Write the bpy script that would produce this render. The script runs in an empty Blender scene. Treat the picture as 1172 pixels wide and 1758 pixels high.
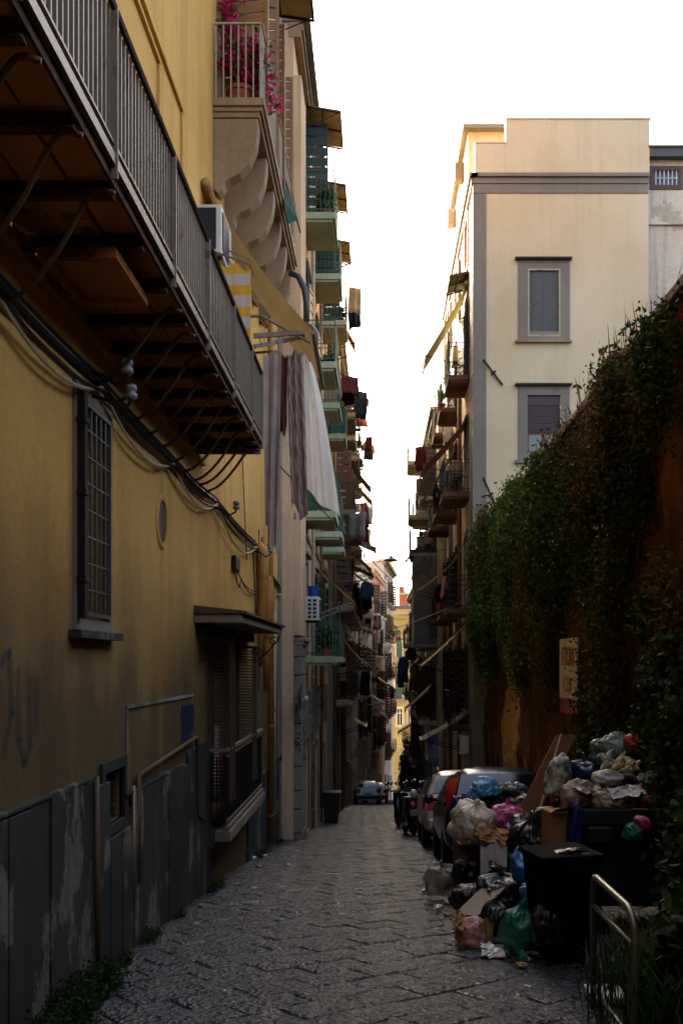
import bpy, bmesh, math, random
import numpy as np
from mathutils import Vector, Matrix, noise

random.seed(7); np.random.seed(7)
SC = bpy.context.scene
COL = SC.collection
R = math.radians

# ------------------------------------------------------------------ camera
VPX, VPY, FPX = 648.0, 1135.0, 1800.0
cam_d = bpy.data.cameras.new('camera'); cam = bpy.data.objects.new('camera', cam_d); COL.objects.link(cam)
cam.location = (0, 0, 0); cam.rotation_euler = (R(90), 0, 0)
cam_d.sensor_fit = 'VERTICAL'; cam_d.sensor_height = 36; cam_d.lens = FPX/1758*36
cam_d.shift_x = (586-VPX)/1758; cam_d.shift_y = (VPY-879)/1758
cam_d.clip_start = 0.05; cam_d.clip_end = 2000
SC.camera = cam

# ------------------------------------------------------------------ light
SUN_EL, SUN_AZ = 21.0, -38.0          # azimuth from +Y towards +X
world = bpy.data.worlds.new('World'); SC.world = world; world.use_nodes = True
wn = world.node_tree.nodes; wl = world.node_tree.links; wn.clear()
wo = wn.new('ShaderNodeOutputWorld'); bg = wn.new('ShaderNodeBackground'); sky = wn.new('ShaderNodeTexSky')
sky.sky_type = 'NISHITA'; sky.sun_disc = False
sky.sun_elevation = R(SUN_EL); sky.sun_rotation = R(SUN_AZ)
sky.air_density = 0.6; sky.dust_density = 8.0; sky.ozone_density = 0.0; sky.altitude = 50
bg.inputs[1].default_value = 0.15
wl.new(sky.outputs[0], bg.inputs[0]); wl.new(bg.outputs[0], wo.inputs[0])
sl = bpy.data.lights.new('sun', 'SUN'); so = bpy.data.objects.new('sun', sl); COL.objects.link(so)
sl.energy = 2.0; sl.angle = R(0.5); sl.color = (1.0, 0.97, 0.92)
sv = Vector((math.sin(R(SUN_AZ))*math.cos(R(SUN_EL)), math.cos(R(SUN_AZ))*math.cos(R(SUN_EL)), math.sin(R(SUN_EL))))
so.rotation_euler = (-sv).to_track_quat('-Z', 'Y').to_euler()
SC.view_settings.view_transform = 'Standard'; SC.view_settings.look = 'None'
SC.view_settings.gamma = 1; SC.view_settings.use_curve_mapping = False
SC.view_settings.exposure = 3.3
SC.view_settings.use_white_balance = True; SC.view_settings.white_balance_temperature = 7200; SC.view_settings.white_balance_tint = 8
SC.cycles.max_bounces = 6; SC.cycles.diffuse_bounces = 3; SC.cycles.glossy_bounces = 3
SC.cycles.transparent_max_bounces = 8; SC.cycles.use_denoising = True
SC.cycles.sample_clamp_indirect = 6

# ------------------------------------------------------------------ helpers
def P(px, py, d):
    """point of the street d metres ahead, seen along the measured direction"""
    return Vector(((px-VPX)/FPX*d, d, (VPY-py)/FPX*d))

_prof = [(-30, .2), (0, -1.80), (7, -2.28), (9, -2.42), (13.6, -2.86), (22.5, -3.82), (30.7, -4.80), (45, -6.45), (60, -8.25), (100, -13.3), (150, -19.6), (400, -45)]
def prof(y):
    for (a, za), (b, zb) in zip(_prof, _prof[1:]):
        if y <= b: return za+(zb-za)*(y-a)/(b-a)
    return _prof[-1][1]
def slope(y): return math.atan2(prof(y+.6)-prof(y-.6), 1.2)

class MB:
    def __init__(s): s.v = []; s.f = []
    def poly(s, pts):
        b = len(s.v); s.v += [tuple(p) for p in pts]; s.f.append(tuple(range(b, b+len(pts)))); return s
    def raw(s, vs, fs):
        b = len(s.v); s.v += [tuple(p) for p in vs]; s.f += [tuple(i+b for i in f) for f in fs]; return s
    def box(s, x0, x1, y0, y1, z0, z1):
        vs = [(x, y, z) for z in (z0, z1) for y in (y0, y1) for x in (x0, x1)]
        return s.raw(vs, [(0, 2, 3, 1), (4, 5, 7, 6), (0, 1, 5, 4), (2, 6, 7, 3), (0, 4, 6, 2), (1, 3, 7, 5)])
    def fbox(s, F, u0, u1, v0, v1, n0, n1):
        vs = [F(u, v, n) for v in (v0, v1) for n in (n0, n1) for u in (u0, u1)]
        return s.raw(vs, [(0, 2, 3, 1), (4, 5, 7, 6), (0, 1, 5, 4), (2, 6, 7, 3), (0, 4, 6, 2), (1, 3, 7, 5)])
    def bar(s, a, b, w, h=None):
        """square bar from a to b"""
        a = Vector(a); b = Vector(b); h = h or w
        d = (b-a).normalized(); up = Vector((0, 0, 1))
        if abs(d.dot(up)) > .98: up = Vector((0, 1, 0))
        x = d.cross(up).normalized()*w/2; y = x.cross(d).normalized()*h/2
        vs = [p+q for p in (a, b) for q in (-x-y, x-y, x+y, -x+y)]
        return s.raw(vs, [(3, 2, 1, 0), (4, 5, 6, 7), (0, 1, 5, 4), (1, 2, 6, 5), (2, 3, 7, 6), (3, 0, 4, 7)])
    def tube(s, pts, r, n=6, caps=True):
        pts = [Vector(p) for p in pts]; rs = r if isinstance(r, (list, tuple)) else [r]*len(pts)
        prev = None; rings = []
        for i, p in enumerate(pts):
            t = (pts[min(i+1, len(pts)-1)]-pts[max(i-1, 0)]).normalized()
            if prev is None:
                up = Vector((0, 0, 1)) if abs(t.z) < .9 else Vector((0, 1, 0))
                x = t.cross(up).normalized()
            else: x = (prev-t*prev.dot(t)).normalized()
            y = t.cross(x); prev = x
            rings.append([p+(x*math.cos(2*math.pi*k/n)+y*math.sin(2*math.pi*k/n))*rs[i] for k in range(n)])
        vs = [q for rg in rings for q in rg]; fs = []
        for i in range(len(rings)-1):
            for k in range(n):
                fs.append((i*n+k, i*n+(k+1) % n, (i+1)*n+(k+1) % n, (i+1)*n+k))
        if caps: fs += [tuple(range(n-1, -1, -1)), tuple(range((len(rings)-1)*n, len(rings)*n))]
        return s.raw(vs, fs)
    def lathe(s, c, prof_, n=20, axis='Z'):
        c = Vector(c); vs = []; fs = []
        for (r, z) in prof_:
            for k in range(n):
                a = 2*math.pi*k/n; x, y = r*math.cos(a), r*math.sin(a)
                vs.append(c+(Vector((x, y, z)) if axis == 'Z' else Vector((z, x, y)) if axis == 'X' else Vector((x, z, y))))
        for i in range(len(prof_)-1):
            for k in range(n): fs.append((i*n+k, i*n+(k+1) % n, (i+1)*n+(k+1) % n, (i+1)*n+k))
        fs += [tuple(range(n)), tuple(range((len(prof_)-1)*n, len(prof_)*n))]
        return s.raw(vs, fs)
    def extrude(s, F, pts, n0, n1):
        """polygon pts (u,v) extruded from n0 to n1"""
        k = len(pts); vs = [F(u, v, n0) for u, v in pts]+[F(u, v, n1) for u, v in pts]
        return s.raw(vs, [tuple(range(k)), tuple(range(2*k-1, k-1, -1))]+[(i, (i+1) % k, k+(i+1) % k, k+i) for i in range(k)])
    def build(s, name, mat, parent=None, smooth=False, bevel=0, fix=True):
        off = Vector(parent_origin(parent)) if parent else Vector()
        me = bpy.data.meshes.new(name)
        me.from_pydata([(v[0]-off.x, v[1]-off.y, v[2]-off.z) for v in s.v], [], s.f)
        if fix:
            bm = bmesh.new(); bm.from_mesh(me); bmesh.ops.recalc_face_normals(bm, faces=bm.faces); bm.to_mesh(me); bm.free()
        if smooth: me.polygons.foreach_set('use_smooth', [True]*len(me.polygons))
        me.materials.append(mat)
        o = bpy.data.objects.new(name, me); COL.objects.link(o)
        if parent: o.parent = parent
        if bevel:
            m = o.modifiers.new('b', 'BEVEL'); m.width = bevel; m.segments = 2; m.limit_method = 'ANGLE'
        return o
_org = {}
def parent_origin(o):
    v = Vector((0, 0, 0))
    while o is not None: v = v+o.location; o = o.parent
    return v
def tag(o, label=None, cat=None, group=None, kind=None):
    if label: o['label'] = label
    if cat: o['category'] = cat
    if group: o['group'] = group
    if kind: o['kind'] = kind
    return o
def thing(name, label, cat, loc=(0, 0, 0), group=None, kind=None):
    o = bpy.data.objects.new(name, None); COL.objects.link(o); o.location = loc; o.empty_display_size = .2
    return tag(o, label, cat, group, kind)
def solo(mb, name, mat, label, cat, loc=None, group=None, **k):
    """one-mesh thing with its origin at loc"""
    loc = Vector(loc if loc is not None else mb.v[0])
    s = [(v[0]-loc.x, v[1]-loc.y, v[2]-loc.z) for v in mb.v]; m2 = MB(); m2.v = s; m2.f = mb.f
    o = m2.build(name, mat, None, **k); o.location = loc
    return tag(o, label, cat, group)
def dup(o, parent=None):
    c = o.copy(); COL.objects.link(c)
    if parent is not None: c.parent = parent
    for ch in list(o.children): dup(ch, c)
    return c

def facade(o, U, N):
    o = Vector(o); U = Vector(U); N = Vector(N)
    return lambda u, v, n: o+U*u+N*n+Vector((0, 0, v))
def FL(xf): return facade((xf, 0, 0), (0, 1, 0), (1, 0, 0))      # left side, faces +X
def FR(xf): return facade((xf, 0, 0), (0, 1, 0), (-1, 0, 0))     # right side, faces -X
def FF(yf): return facade((0, yf, 0), (1, 0, 0), (0, -1, 0))     # faces the camera

def wall_holes(mb, F, u0, u1, v0, v1, holes, reveal=.22, thick=4.0, back=True):
    us = sorted({u0, u1, *[h[0] for h in holes], *[h[1] for h in holes]}); us = [u for u in us if u0 <= u <= u1]
    vs = sorted({v0, v1, *[h[2] for h in holes], *[h[3] for h in holes]}); vs = [v for v in vs if v0 <= v <= v1]
    for a, b in zip(us, us[1:]):
        for c, d in zip(vs, vs[1:]):
            mu, mv = (a+b)/2, (c+d)/2
            if any(h[0] < mu < h[1] and h[2] < mv < h[3] for h in holes): continue
            mb.poly([F(a, c, 0), F(b, c, 0), F(b, d, 0), F(a, d, 0)])
    for h in holes:
        a, b, c, d = h[:4]; r = -reveal
        mb.poly([F(a, c, 0), F(a, d, 0), F(a, d, r), F(a, c, r)]); mb.poly([F(b, c, 0), F(b, c, r), F(b, d, r), F(b, d, 0)])
        mb.poly([F(a, d, 0), F(b, d, 0), F(b, d, r), F(a, d, r)]); mb.poly([F(a, c, 0), F(a, c, r), F(b, c, r), F(b, c, 0)])
        mb.poly([F(a, c, r-.12), F(a, d, r-.12), F(b, d, r-.12), F(b, c, r-.12)])
    if back:
        t = -thick
        mb.poly([F(u0, v0, 0), F(u0, v1, 0), F(u0, v1, t), F(u0, v0, t)]); mb.poly([F(u1, v0, 0), F(u1, v0, t), F(u1, v1, t), F(u1, v1, 0)])
        mb.poly([F(u0, v1, 0), F(u1, v1, 0), F(u1, v1, t), F(u0, v1, t)]); mb.poly([F(u0, v0, t), F(u0, v1, t), F(u1, v1, t), F(u1, v0, t)])

# ------------------------------------------------------------------ materials
_mats = {}
def lin(c):
    if isinstance(c, str):
        c = tuple(int(c[i:i+2], 16)/255 for i in (0, 2, 4))
        c = tuple(x/12.92 if x <= .04045 else ((x+.055)/1.055)**2.4 for x in c)
    return (c[0], c[1], c[2], 1)
class NT:
    def __init__(s, name):
        s.m = bpy.data.materials.new(name); s.m.use_nodes = True; s.t = s.m.node_tree; s.n = s.t.nodes; s.l = s.t.links
        s.b = s.n['Principled BSDF']; s.out = s.n['Material Output']
        s.geo = s.n.new('ShaderNodeNewGeometry'); s.pos = s.geo.outputs['Position']
    def map(s, scale=(1, 1, 1), src=None, rot=(0, 0, 0)):
        m = s.n.new('ShaderNodeMapping'); m.inputs['Scale'].default_value = scale; m.inputs['Rotation'].default_value = rot
        s.l.new(src or s.pos, m.inputs[0]); return m.outputs[0]
    def noise(s, sc, det=4, rough=.55, vec=None, dist=0):
        n = s.n.new('ShaderNodeTexNoise'); n.inputs['Scale'].default_value = sc; n.inputs['Detail'].default_value = det
        n.inputs['Roughness'].default_value = rough; n.inputs['Distortion'].default_value = dist
        s.l.new(vec or s.pos, n.inputs['Vector']); return n.outputs[0]
    def voro(s, sc, vec=None, feat='F1'):
        n = s.n.new('ShaderNodeTexVoronoi'); n.inputs['Scale'].default_value = sc; n.feature = feat
        s.l.new(vec or s.pos, n.inputs['Vector']); return n.outputs[0]
    def ramp(s, src, stops):
        r = s.n.new('ShaderNodeValToRGB'); e = r.color_ramp.elements
        while len(e) < len(stops): e.new(.5)
        for x, (p, c) in zip(e, stops):
            x.position = p; x.color = lin(c) if not isinstance(c, (int, float)) else (c, c, c, 1)
        s.l.new(src, r.inputs[0]); return r.outputs[0]
    def mix(s, f, a, b, mode='MIX'):
        m = s.n.new('ShaderNodeMix'); m.data_type = 'RGBA'; m.blend_type = mode
        for k, x in ((0, f), (6, a), (7, b)):
            if isinstance(x, bpy.types.NodeSocket): s.l.new(x, m.inputs[k])
            elif k == 0: m.inputs[0].default_value = x
            else: m.inputs[k].default_value = lin(x)
        return m.outputs[2]
    def math(s, op, a, b=0.0, c=None):
        m = s.n.new('ShaderNodeMath'); m.operation = op
        for k, x in ((0, a), (1, b), (2, c)):
            if x is None: continue
            if isinstance(x, bpy.types.NodeSocket): s.l.new(x, m.inputs[k])
            else: m.inputs[k].default_value = x
        return m.outputs[0]
    def xyz(s):
        n = s.n.new('ShaderNodeSeparateXYZ'); s.l.new(s.pos, n.inputs[0]); return n.outputs
    def bump(s, h, st=.3, d=.02, normal=None):
        b = s.n.new('ShaderNodeBump'); b.inputs['Strength'].default_value = st; b.inputs['Distance'].default_value = d
        s.l.new(h, b.inputs['Height'])
        if normal: s.l.new(normal, b.inputs['Normal'])
        s.l.new(b.outputs[0], s.b.inputs['Normal']); return b.outputs[0]
    def set(s, col=None, rough=.8, metal=0, spec=.5):
        if col is not None:
            if isinstance(col, bpy.types.NodeSocket): s.l.new(col, s.b.inputs['Base Color'])
            else: s.b.inputs['Base Color'].default_value = lin(col)
        if isinstance(rough, bpy.types.NodeSocket): s.l.new(rough, s.b.inputs['Roughness'])
        else: s.b.inputs['Roughness'].default_value = rough
        s.b.inputs['Metallic'].default_value = metal; s.b.inputs['Specular IOR Level'].default_value = spec
        return s.m

def plaster(name, base, dark, light, stain='3a2f22', patch=None, streak=.35, bumpy=.35):
    t = NT(name)
    big = t.noise(.35, 5, .6); c = t.ramp(big, [(.3, dark), (.5, base), (.72, light)])
    fine = t.noise(14, 4, .7); c = t.mix(.25, c, t.ramp(fine, [(.3, dark), (.7, light)]))
    st = t.noise(1, 6, .65, t.map((3.2, 3.2, .16)))
    f = t.math('MULTIPLY', t.ramp(st, [(.5, 0.0), (.72, 1.0)]), streak)
    c = t.mix(f, c, stain)
    if patch:
        pn = t.noise(.9, 5, .6, t.map((1, 1, .8))); pm = t.ramp(pn, [(.57, 0.0), (.6, 1.0)])
        c = t.mix(t.math('MULTIPLY', pm, patch[1]), c, patch[0])
    h = t.math('ADD', t.math('MULTIPLY', t.noise(30, 5, .7), .5), t.math('MULTIPLY', t.noise(3.0, 4), 1.2))
    t.bump(h, bumpy, .03)
    return t.set(c, .9, 0, .25)
def metal(name, col, rust=None, rough=.5, amount=.5, met=.3):
    t = NT(name)
    c = t.mix(.3, col, t.ramp(t.noise(9, 4), [(.3, 0.02), (.7, .5)]), 'MULTIPLY')
    if rust: c = t.mix(t.ramp(t.noise(5, 6, .7), [(.62-.2*amount, 0.0), (.72-.1*amount, 1.0)]), c, rust)
    t.bump(t.noise(40, 3), .15, .004)
    return t.set(c, rough, met, .4)
def fabric(name, c1, c2=None, sc=6, trans=.35, pattern=None, sheen=True):
    t = NT(name); c2 = c2 or c1
    if pattern == 'stripes':
        z = t.xyz()[2]; w = t.math('FRACT', t.math('MULTIPLY', z, sc)); c = t.mix(t.ramp(w, [(.45, 0.0), (.5, 1.0)]), c1, c2)
    elif pattern == 'dots':
        c = t.mix(t.ramp(t.voro(sc), [(.25, 1.0), (.32, 0.0)]), c1, c2)
    elif pattern == 'fan':
        w = t.n.new('ShaderNodeTexWave'); w.wave_type = 'RINGS'; w.inputs['Scale'].default_value = sc; w.inputs['Distortion'].default_value = 3
        w.inputs['Detail Scale'].default_value = 1.5
        t.l.new(t.pos, w.inputs[0]); c = t.mix(t.ramp(w.outputs[1], [(.4, 0.0), (.6, 1.0)]), c1, c2)
    else: c = t.mix(t.ramp(t.noise(3, 4), [(.35, 0.0), (.7, 1.0)]), c1, c2)
    t.bump(t.math('ADD', t.noise(90, 2), t.math('MULTIPLY', t.noise(7, 5, .6), 2.0)), .35, .01)
    t.set(c, .85, 0, .2)
    if trans:
        tr = t.n.new('ShaderNodeBsdfTranslucent'); mx = t.n.new('ShaderNodeMixShader'); mx.inputs[0].default_value = trans
        if isinstance(c, bpy.types.NodeSocket): t.l.new(c, tr.inputs[0])
        t.l.new(t.b.outputs[0], mx.inputs[1]); t.l.new(tr.outputs[0], mx.inputs[2]); t.l.new(mx.outputs[0], t.out.inputs[0])
    return t.m
def leafmat(name, stops, rough=.7):
    t = NT(name)
    f = t.math('ADD', t.math('MULTIPLY', t.geo.outputs['Random Per Island'], .55), t.math('MULTIPLY', t.noise(1.3, 3), .6))
    c = t.ramp(f, stops); t.set(c, rough, 0, .2)
    tr = t.n.new('ShaderNodeBsdfTranslucent'); mx = t.n.new('ShaderNodeMixShader'); mx.inputs[0].default_value = .3
    t.l.new(c, tr.inputs[0]); t.l.new(t.b.outputs[0], mx.inputs[1]); t.l.new(tr.outputs[0], mx.inputs[2]); t.l.new(mx.outputs[0], t.out.inputs[0])
    return t.m
def bagmat(name, c1, c2, alpha=1.0, rough=.32):
    t = NT(name)
    c = t.mix(t.ramp(t.noise(6, 5, .7), [(.4, 0.0), (.65, 1.0)]), c1, c2)
    r = t.n.new('ShaderNodeTexNoise'); r.inputs['Scale'].default_value = 16; r.inputs['Detail'].default_value = 5; r.inputs['Distortion'].default_value = 1.2
    t.l.new(t.pos, r.inputs['Vector'])
    rid = t.math('ABSOLUTE', t.math('SUBTRACT', r.outputs[0], .5))
    t.bump(t.math('ADD', t.math('MULTIPLY', rid, 2.0), t.math('MULTIPLY', t.noise(45, 4), .2)), .4, .02)
    t.set(c, rough, 0, .5)
    if alpha < 1:
        t.b.inputs['Alpha'].default_value = alpha
    return t.m
def plain(name, col, rough=.7, met=0, var=.2, spec=.4, bs=25):
    t = NT(name); c = t.mix(var, col, t.ramp(t.noise(bs*.3, 5, .65), [(.3, 0.0), (.7, .9)]), 'MULTIPLY')
    t.bump(t.noise(bs, 4), .2, .008); return t.set(c, rough, met, spec)
M = {}
M['ochre'] = None
def ochre_mat():
    t = NT('ochre_plaster')
    big = t.noise(.3, 5, .6); c = t.ramp(big, [(.3, 'b88540'), (.5, 'd09a4c'), (.72, 'dcaa58')])
    c = t.mix(.22, c, t.ramp(t.noise(16, 4, .7), [(.3, 'a87b3a'), (.7, 'e2b872')]))
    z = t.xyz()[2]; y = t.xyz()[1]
    # grimy repaint on the lower storey: ragged edge, greyish, darkened further to paint in shade
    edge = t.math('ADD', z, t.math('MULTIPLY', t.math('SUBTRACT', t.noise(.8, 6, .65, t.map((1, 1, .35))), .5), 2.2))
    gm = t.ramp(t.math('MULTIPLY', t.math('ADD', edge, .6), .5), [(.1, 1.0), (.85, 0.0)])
    grime_shade = t.ramp(t.noise(1.2, 5, .6, t.map((1, 1, .3))), [(.3, '2c2820'), (.55, '433b2c'), (.75, '665536')])
    c = t.mix(t.math('MULTIPLY', gm, .85), c, grime_shade)
    # vertical run-off streaks
    st = t.noise(1, 5, .6, t.map((1.3, 1.3, .10)))
    c = t.mix(t.math('MULTIPLY', t.ramp(st, [(.5, 0.0), (.72, 1.0)]), .38), c, '5a4526')
    st2 = t.noise(1, 3, .5, t.map((3.5, 2.6, .06)))
    c = t.mix(t.math('MULTIPLY', t.ramp(st2, [(.62, 0.0), (.70, 1.0)]), .4), c, 'a56d28')
    t.bump(t.math('ADD', t.math('MULTIPLY', t.noise(28, 5, .7), .5), t.math('MULTIPLY', t.noise(2.2, 5), 1.6)), .45, .03)
    return t.set(c, .9, 0, .2)
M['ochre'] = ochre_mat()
M['ochre_trim'] = plaster('ochre_trim', 'c9974c', 'b07f3a', 'dbae68', streak=.3)
M['pinkbeige'] = plaster('pink_beige_plaster', 'd3ac85', 'bd9670', 'dfbd97', '6b543c', ('b59a7c', .5), .4)
M['cream'] = plaster('cream_plaster', 'd0bb97', 'c3ab83', 'd9c6a6', '9a8055', None, .22, .2)
M['cream2'] = plaster('pale_cream_plaster', 'c9b58f', 'a89471', 'd8c6a3', '6a5a44', ('9b8a6c', .6), .45)
M['whitewash'] = plaster('whitewashed_masonry', 'cdbca6', 'a08e78', 'ddd0bc', '6d5944', ('a8987f', .7), .5, .9)
M['trim'] = plaster('grey_trim', '80766a', '736a5c', '8d8374', '5a5148', None, .2, .15)
M['stonegrey'] = plaster('grey_stone', '8b7c69', '6d604f', '9d8f7c', '3d342a', None, .4, .5)
M['corbel'] = plaster('corbel_stone', '9c8060', '7f6548', 'ae9373', '5b4632', None, .3, .4)
M['ashlar'] = plaster('ashlar_stone', '8f8270', '746858', 'a09584', '3f372d', None, .45, .5)
M['peel'] = plaster('peeling_plaster', '8a8578', '5c5850', 'aaa597', '2f2b26', ('5a564e', .9), .6, .7)
M['greyplaster'] = plaster('dirty_grey_plaster', '6e6a61', '575249', '837e72', '2f2b25', ('4c4943', .8), .6)
M['pink'] = plaster('salmon_plaster', 'b57c60', 'a0684c', 'c49078', '6b4130', ('c9b7a2', .6), .4)
M['greywhite'] = plaster('weathered_white_plaster', 'b9ab97', '93866f', 'cabfae', '4f4536', ('8d7f6b', .7), .5)
M['yellow'] = plaster('yellow_plaster', '96855a', '85744a', 'a59468', '7c6836', None, .25)
M['redwall'] = plaster('brick_red_plaster', '965a48', '824a3a', 'a86c58', '5e3226', None, .2)
M['brown'] = plaster('brown_plaster', '6b4a34', '523724', '7d5b43', '2a1c12', ('4a3626', .7), .5)
M['slate'] = None
def slate_mat():
    t = NT('wainscot_stone')
    c = t.ramp(t.noise(1.1, 5, .6), [(.3, '26251f'), (.5, '34322c'), (.75, '45423b')])
    pn = t.noise(1.5, 6, .62, t.map((1, 1, .55))); z = t.xyz()[2]
    pm = t.ramp(t.math('ADD', pn, t.math('MULTIPLY', t.math('SUBTRACT', t.noise(16, 4, .7), .5), .10)), [(.56, 0.0), (.60, 1.0)])
    c = t.mix(t.math('MULTIPLY', pm, .85), c, t.ramp(t.noise(7, 4), [(.3, '5f594b'), (.7, '857d6b')]))
    t.bump(t.math('ADD', t.math('MULTIPLY', t.noise(22, 5, .7), .6), t.math('MULTIPLY', pm, -.8)), .5, .02)
    return t.set(c, .8, 0, .3)
M['slate'] = slate_mat()
def basalt():
    t = NT('basalt_paving')
    oi = t.n.new('ShaderNodeObjectInfo')
    isl = t.geo.outputs['Random Per Island']
    f = t.math('ADD', t.math('MULTIPLY', t.math('FRACT', t.math('ADD', oi.outputs['Random'], isl)), .45), t.math('MULTIPLY', t.noise(2.3, 5, .6), .6))
    c = t.ramp(f, [(.2, (.006, .009, .014)), (.55, (.010, .014, .021)), (.9, (.017, .022, .031))])
    sp = t.noise(55, 3, .75); c = t.mix(.5, c, t.ramp(sp, [(.35, (.012, .012, .014)), (.62, (.12, .12, .12))]), 'MULTIPLY') if False else t.mix(t.ramp(sp, [(.55, 0.0), (.75, .5)]), c, (.045, .052, .062))
    c = t.mix(t.ramp(t.noise(19, 4, .75), [(.50, 0.0), (.66, .75)]), c, (.070, .084, .104))
    rg = t.math('ADD', t.math('MULTIPLY', t.noise(9, 5, .75), .26), .04)
    gr = t.noise(1, 4, .6, t.map((7, 16, 9), rot=(0, 0, .3)))
    t.bump(t.math('ADD', t.math('MULTIPLY', gr, .7), t.math('MULTIPLY', t.math('ADD', t.math('MULTIPLY', t.voro(24), .55), t.noise(16, 4, .7)), 1.5)), 1.0, .032)
    return t.set(c, rg, 0, .7)
M['basalt'] = basalt()
M['joint'] = plain('joint_earth', (.03, .028, .024), .95, 0, .4)
M['earth'] = plain('earth', (.07, .055, .04), .95, 0, .5)
M['iron'] = metal('dark_iron', '1f1b19', '4a2a18', .6, .35)
M['ironthin'] = metal('black_iron', '15120f', '33200f', .55, .2)
M['steel'] = metal('galvanised_steel', '857f74', '6b5b49', .42, .2, .6)
M['railgrey'] = metal('grey_painted_iron', '8c7c68', '5d4331', .5, .35, .1)
M['sheet'] = plain('brown_sheet', '8a7259', .6, 0, .25)
M['rustjoist'] = metal('rusted_joist', '4a2e1a', '6b3d1c', .85, .8, .1)
M['hollow'] = plaster('hollow_tile', 'b87236', '965627', 'c98848', '2c170b', ('49290f', .8), .3, .4)
M['green'] = metal('green_paint', '3b5a45', None, .45, 0, 0)
M['darkgreen'] = metal('dark_green_paint', '1a3122', None, .45, 0, 0)
M['greenslab'] = plaster('pale_green_slab', 'a3a585', '888d6b', 'b5b697', '4f5c3c', ('8c9c72', .5), .4)
M['teal'] = metal('teal_shutter', '1f5a4c', None, .5, 0, 0)
M['woodbrown'] = plain('brown_wood', '5d4430', .6, 0, .35)
M['woodlight'] = plain('varnished_wood', '9a6a40', .55, 0, .3)
M['board'] = plain('chipboard', '7a4a22', .8, 0, .35)
M['card'] = plain('cardboard', '9a7040', .85, 0, .25)
M['glass'] = plain('dark_glass', '14171a', .08, 0, .1, .8, 2)
M['pane'] = plain('curtained_pane', '4b4a3a', .12, 0, .5, .7, 3)
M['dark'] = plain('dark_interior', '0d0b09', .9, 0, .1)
M['white'] = plain('white_enamel', 'cfcabd', .45, 0, .2)
M['acgrille'] = plain('black_grille', '121212', .6, 0, .1)
M['canvas'] = fabric('ochre_canvas', 'b8965f', 'a5834e', 6, .25)
M['canvasgreen'] = fabric('olive_canvas', '7d6f42', '6a5d36', 6, .2)
M['canvasbrown'] = fabric('brown_canvas', '6b4228', '56341f', 6, .15)
M['canvasgrey'] = fabric('grey_canvas', '8b8679', '77726a', 6, .2)
M['canvasstripe'] = fabric('striped_canvas', 'cabd92', '2a241c', 4, .2, 'stripes')
M['sheetwhite'] = fabric('white_cotton', 'f0ebe2', 'e4ddd2', 3, .5)
M['lilac'] = fabric('lilac_cloth', 'b5a294', '9c897e', 3, .3)
M['lilacfan'] = fabric('patterned_mauve_cloth', 'a8938a', '8a7068', 5, .3, 'fan')
M['maroon'] = fabric('maroon_cloth', '57262a', '471d20', 3, .2)
M['navy'] = fabric('navy_cloth', '16202f', '101824', 3, .05)
M['denim'] = fabric('denim_cloth', '2d4460', '22364e', 3, .05)
M['red'] = fabric('red_cloth', '6b2a22', '5a221b', 3, .15)
M['tan'] = fabric('tan_cloth', 'a98d6c', '977c5b', 3, .2)
M['blackcloth'] = fabric('black_cloth', '151315', '0e0d0e', 3, .03)
M['rose'] = fabric('rose_cloth', 'b06f6a', '9d5f5b', 3, .2)
M['bluecloth'] = fabric('pale_blue_cloth', '8390b4', '7482a8', 3, .2)
M['towel'] = fabric('yellow_striped_towel', 'c89c34', 'b5aca6', 4.2, .3, 'stripes')
M['terracotta'] = plain('terracotta', 'a8583a', .8, 0, .25)
M['roofgrey'] = plain('grey_roofing', '5b5b58', .8, 0, .25)
M['corrug'] = fabric('brown_plastic_sheet', 'a8916c', '8f7853', 6, .55)
M['wavy'] = fabric('clear_grey_plastic_sheet', 'a3a7a2', '8f938e', 6, .3)
M['net'] = fabric('green_netting', '3f6650', '355745', 6, .4)
M['leaf'] = leafmat('leaf_green', [(.15, '17230c'), (.45, '2d4114'), (.7, '48611e'), (.9, '6c8432')])
M['leafdark'] = leafmat('leaf_dark', [(.2, '101a09'), (.5, '1c2c0e'), (.9, '304518')])
M['leafdry'] = leafmat('leaf_dry', [(.15, '2f200f'), (.5, '493318'), (.85, '665026')], .8)
M['petal'] = leafmat('bougainvillea_petal', [(.2, '8a1040'), (.5, 'c22058'), (.9, 'e0457a')])
M['rustiron'] = metal('rusted_iron_bar', '6a4a30', '4a2a16', .7, .5, .1)
M['weed'] = leafmat('weed_leaf', [(.2, '18240d'), (.5, '2a3a14'), (.9, '46582a')])
M['plate'] = plain('number_plate_grey', '77756c', .6)
M['cablem'] = plain('black_cable', '14110e', .6, 0, .1)
M['cableb'] = plain('grey_hose', '3a3d3f', .45, 0, .1)
M['cablew'] = plain('pale_cord', 'b7a98c', .7, 0, .1)
M['ceramic'] = plain('glazed_insulator', '8d8f8c', .2, 0, .2)
M['pipeochre'] = metal('ochre_painted_pipe', 'b5782c', '6b3d18', .6, .4, 0)
M['pipebrown'] = metal('brown_pipe', '7a5a3a', '4a2c18', .6, .4, 0)
M['pipepale'] = metal('pale_pipe', 'b9a98a', '7a5a3a', .6, .3, 0)
M['silver'] = plain('champagne_car_paint', 'b8ae9f', .3, .25, .1, .6, 1.5)
M['carblue'] = plain('dark_blue_car_paint', '1c2a3a', .2, .4, .1, .6, 1.5)
M['carblack'] = plain('black_car_paint', '101214', .2, .3, .1, .6, 1.5)
M['carpale'] = plain('pale_blue_car_paint', '8fa3ad', .3, .2, .1, .6, 1.5)
M['rubber'] = plain('rubber', '0e0e0e', .85, 0, .2)
M['plasticblack'] = plain('black_plastic', '131313', .5, 0, .2)
M['chrome'] = plain('chrome', 'b0b0b0', .18, 1, .1)
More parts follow.
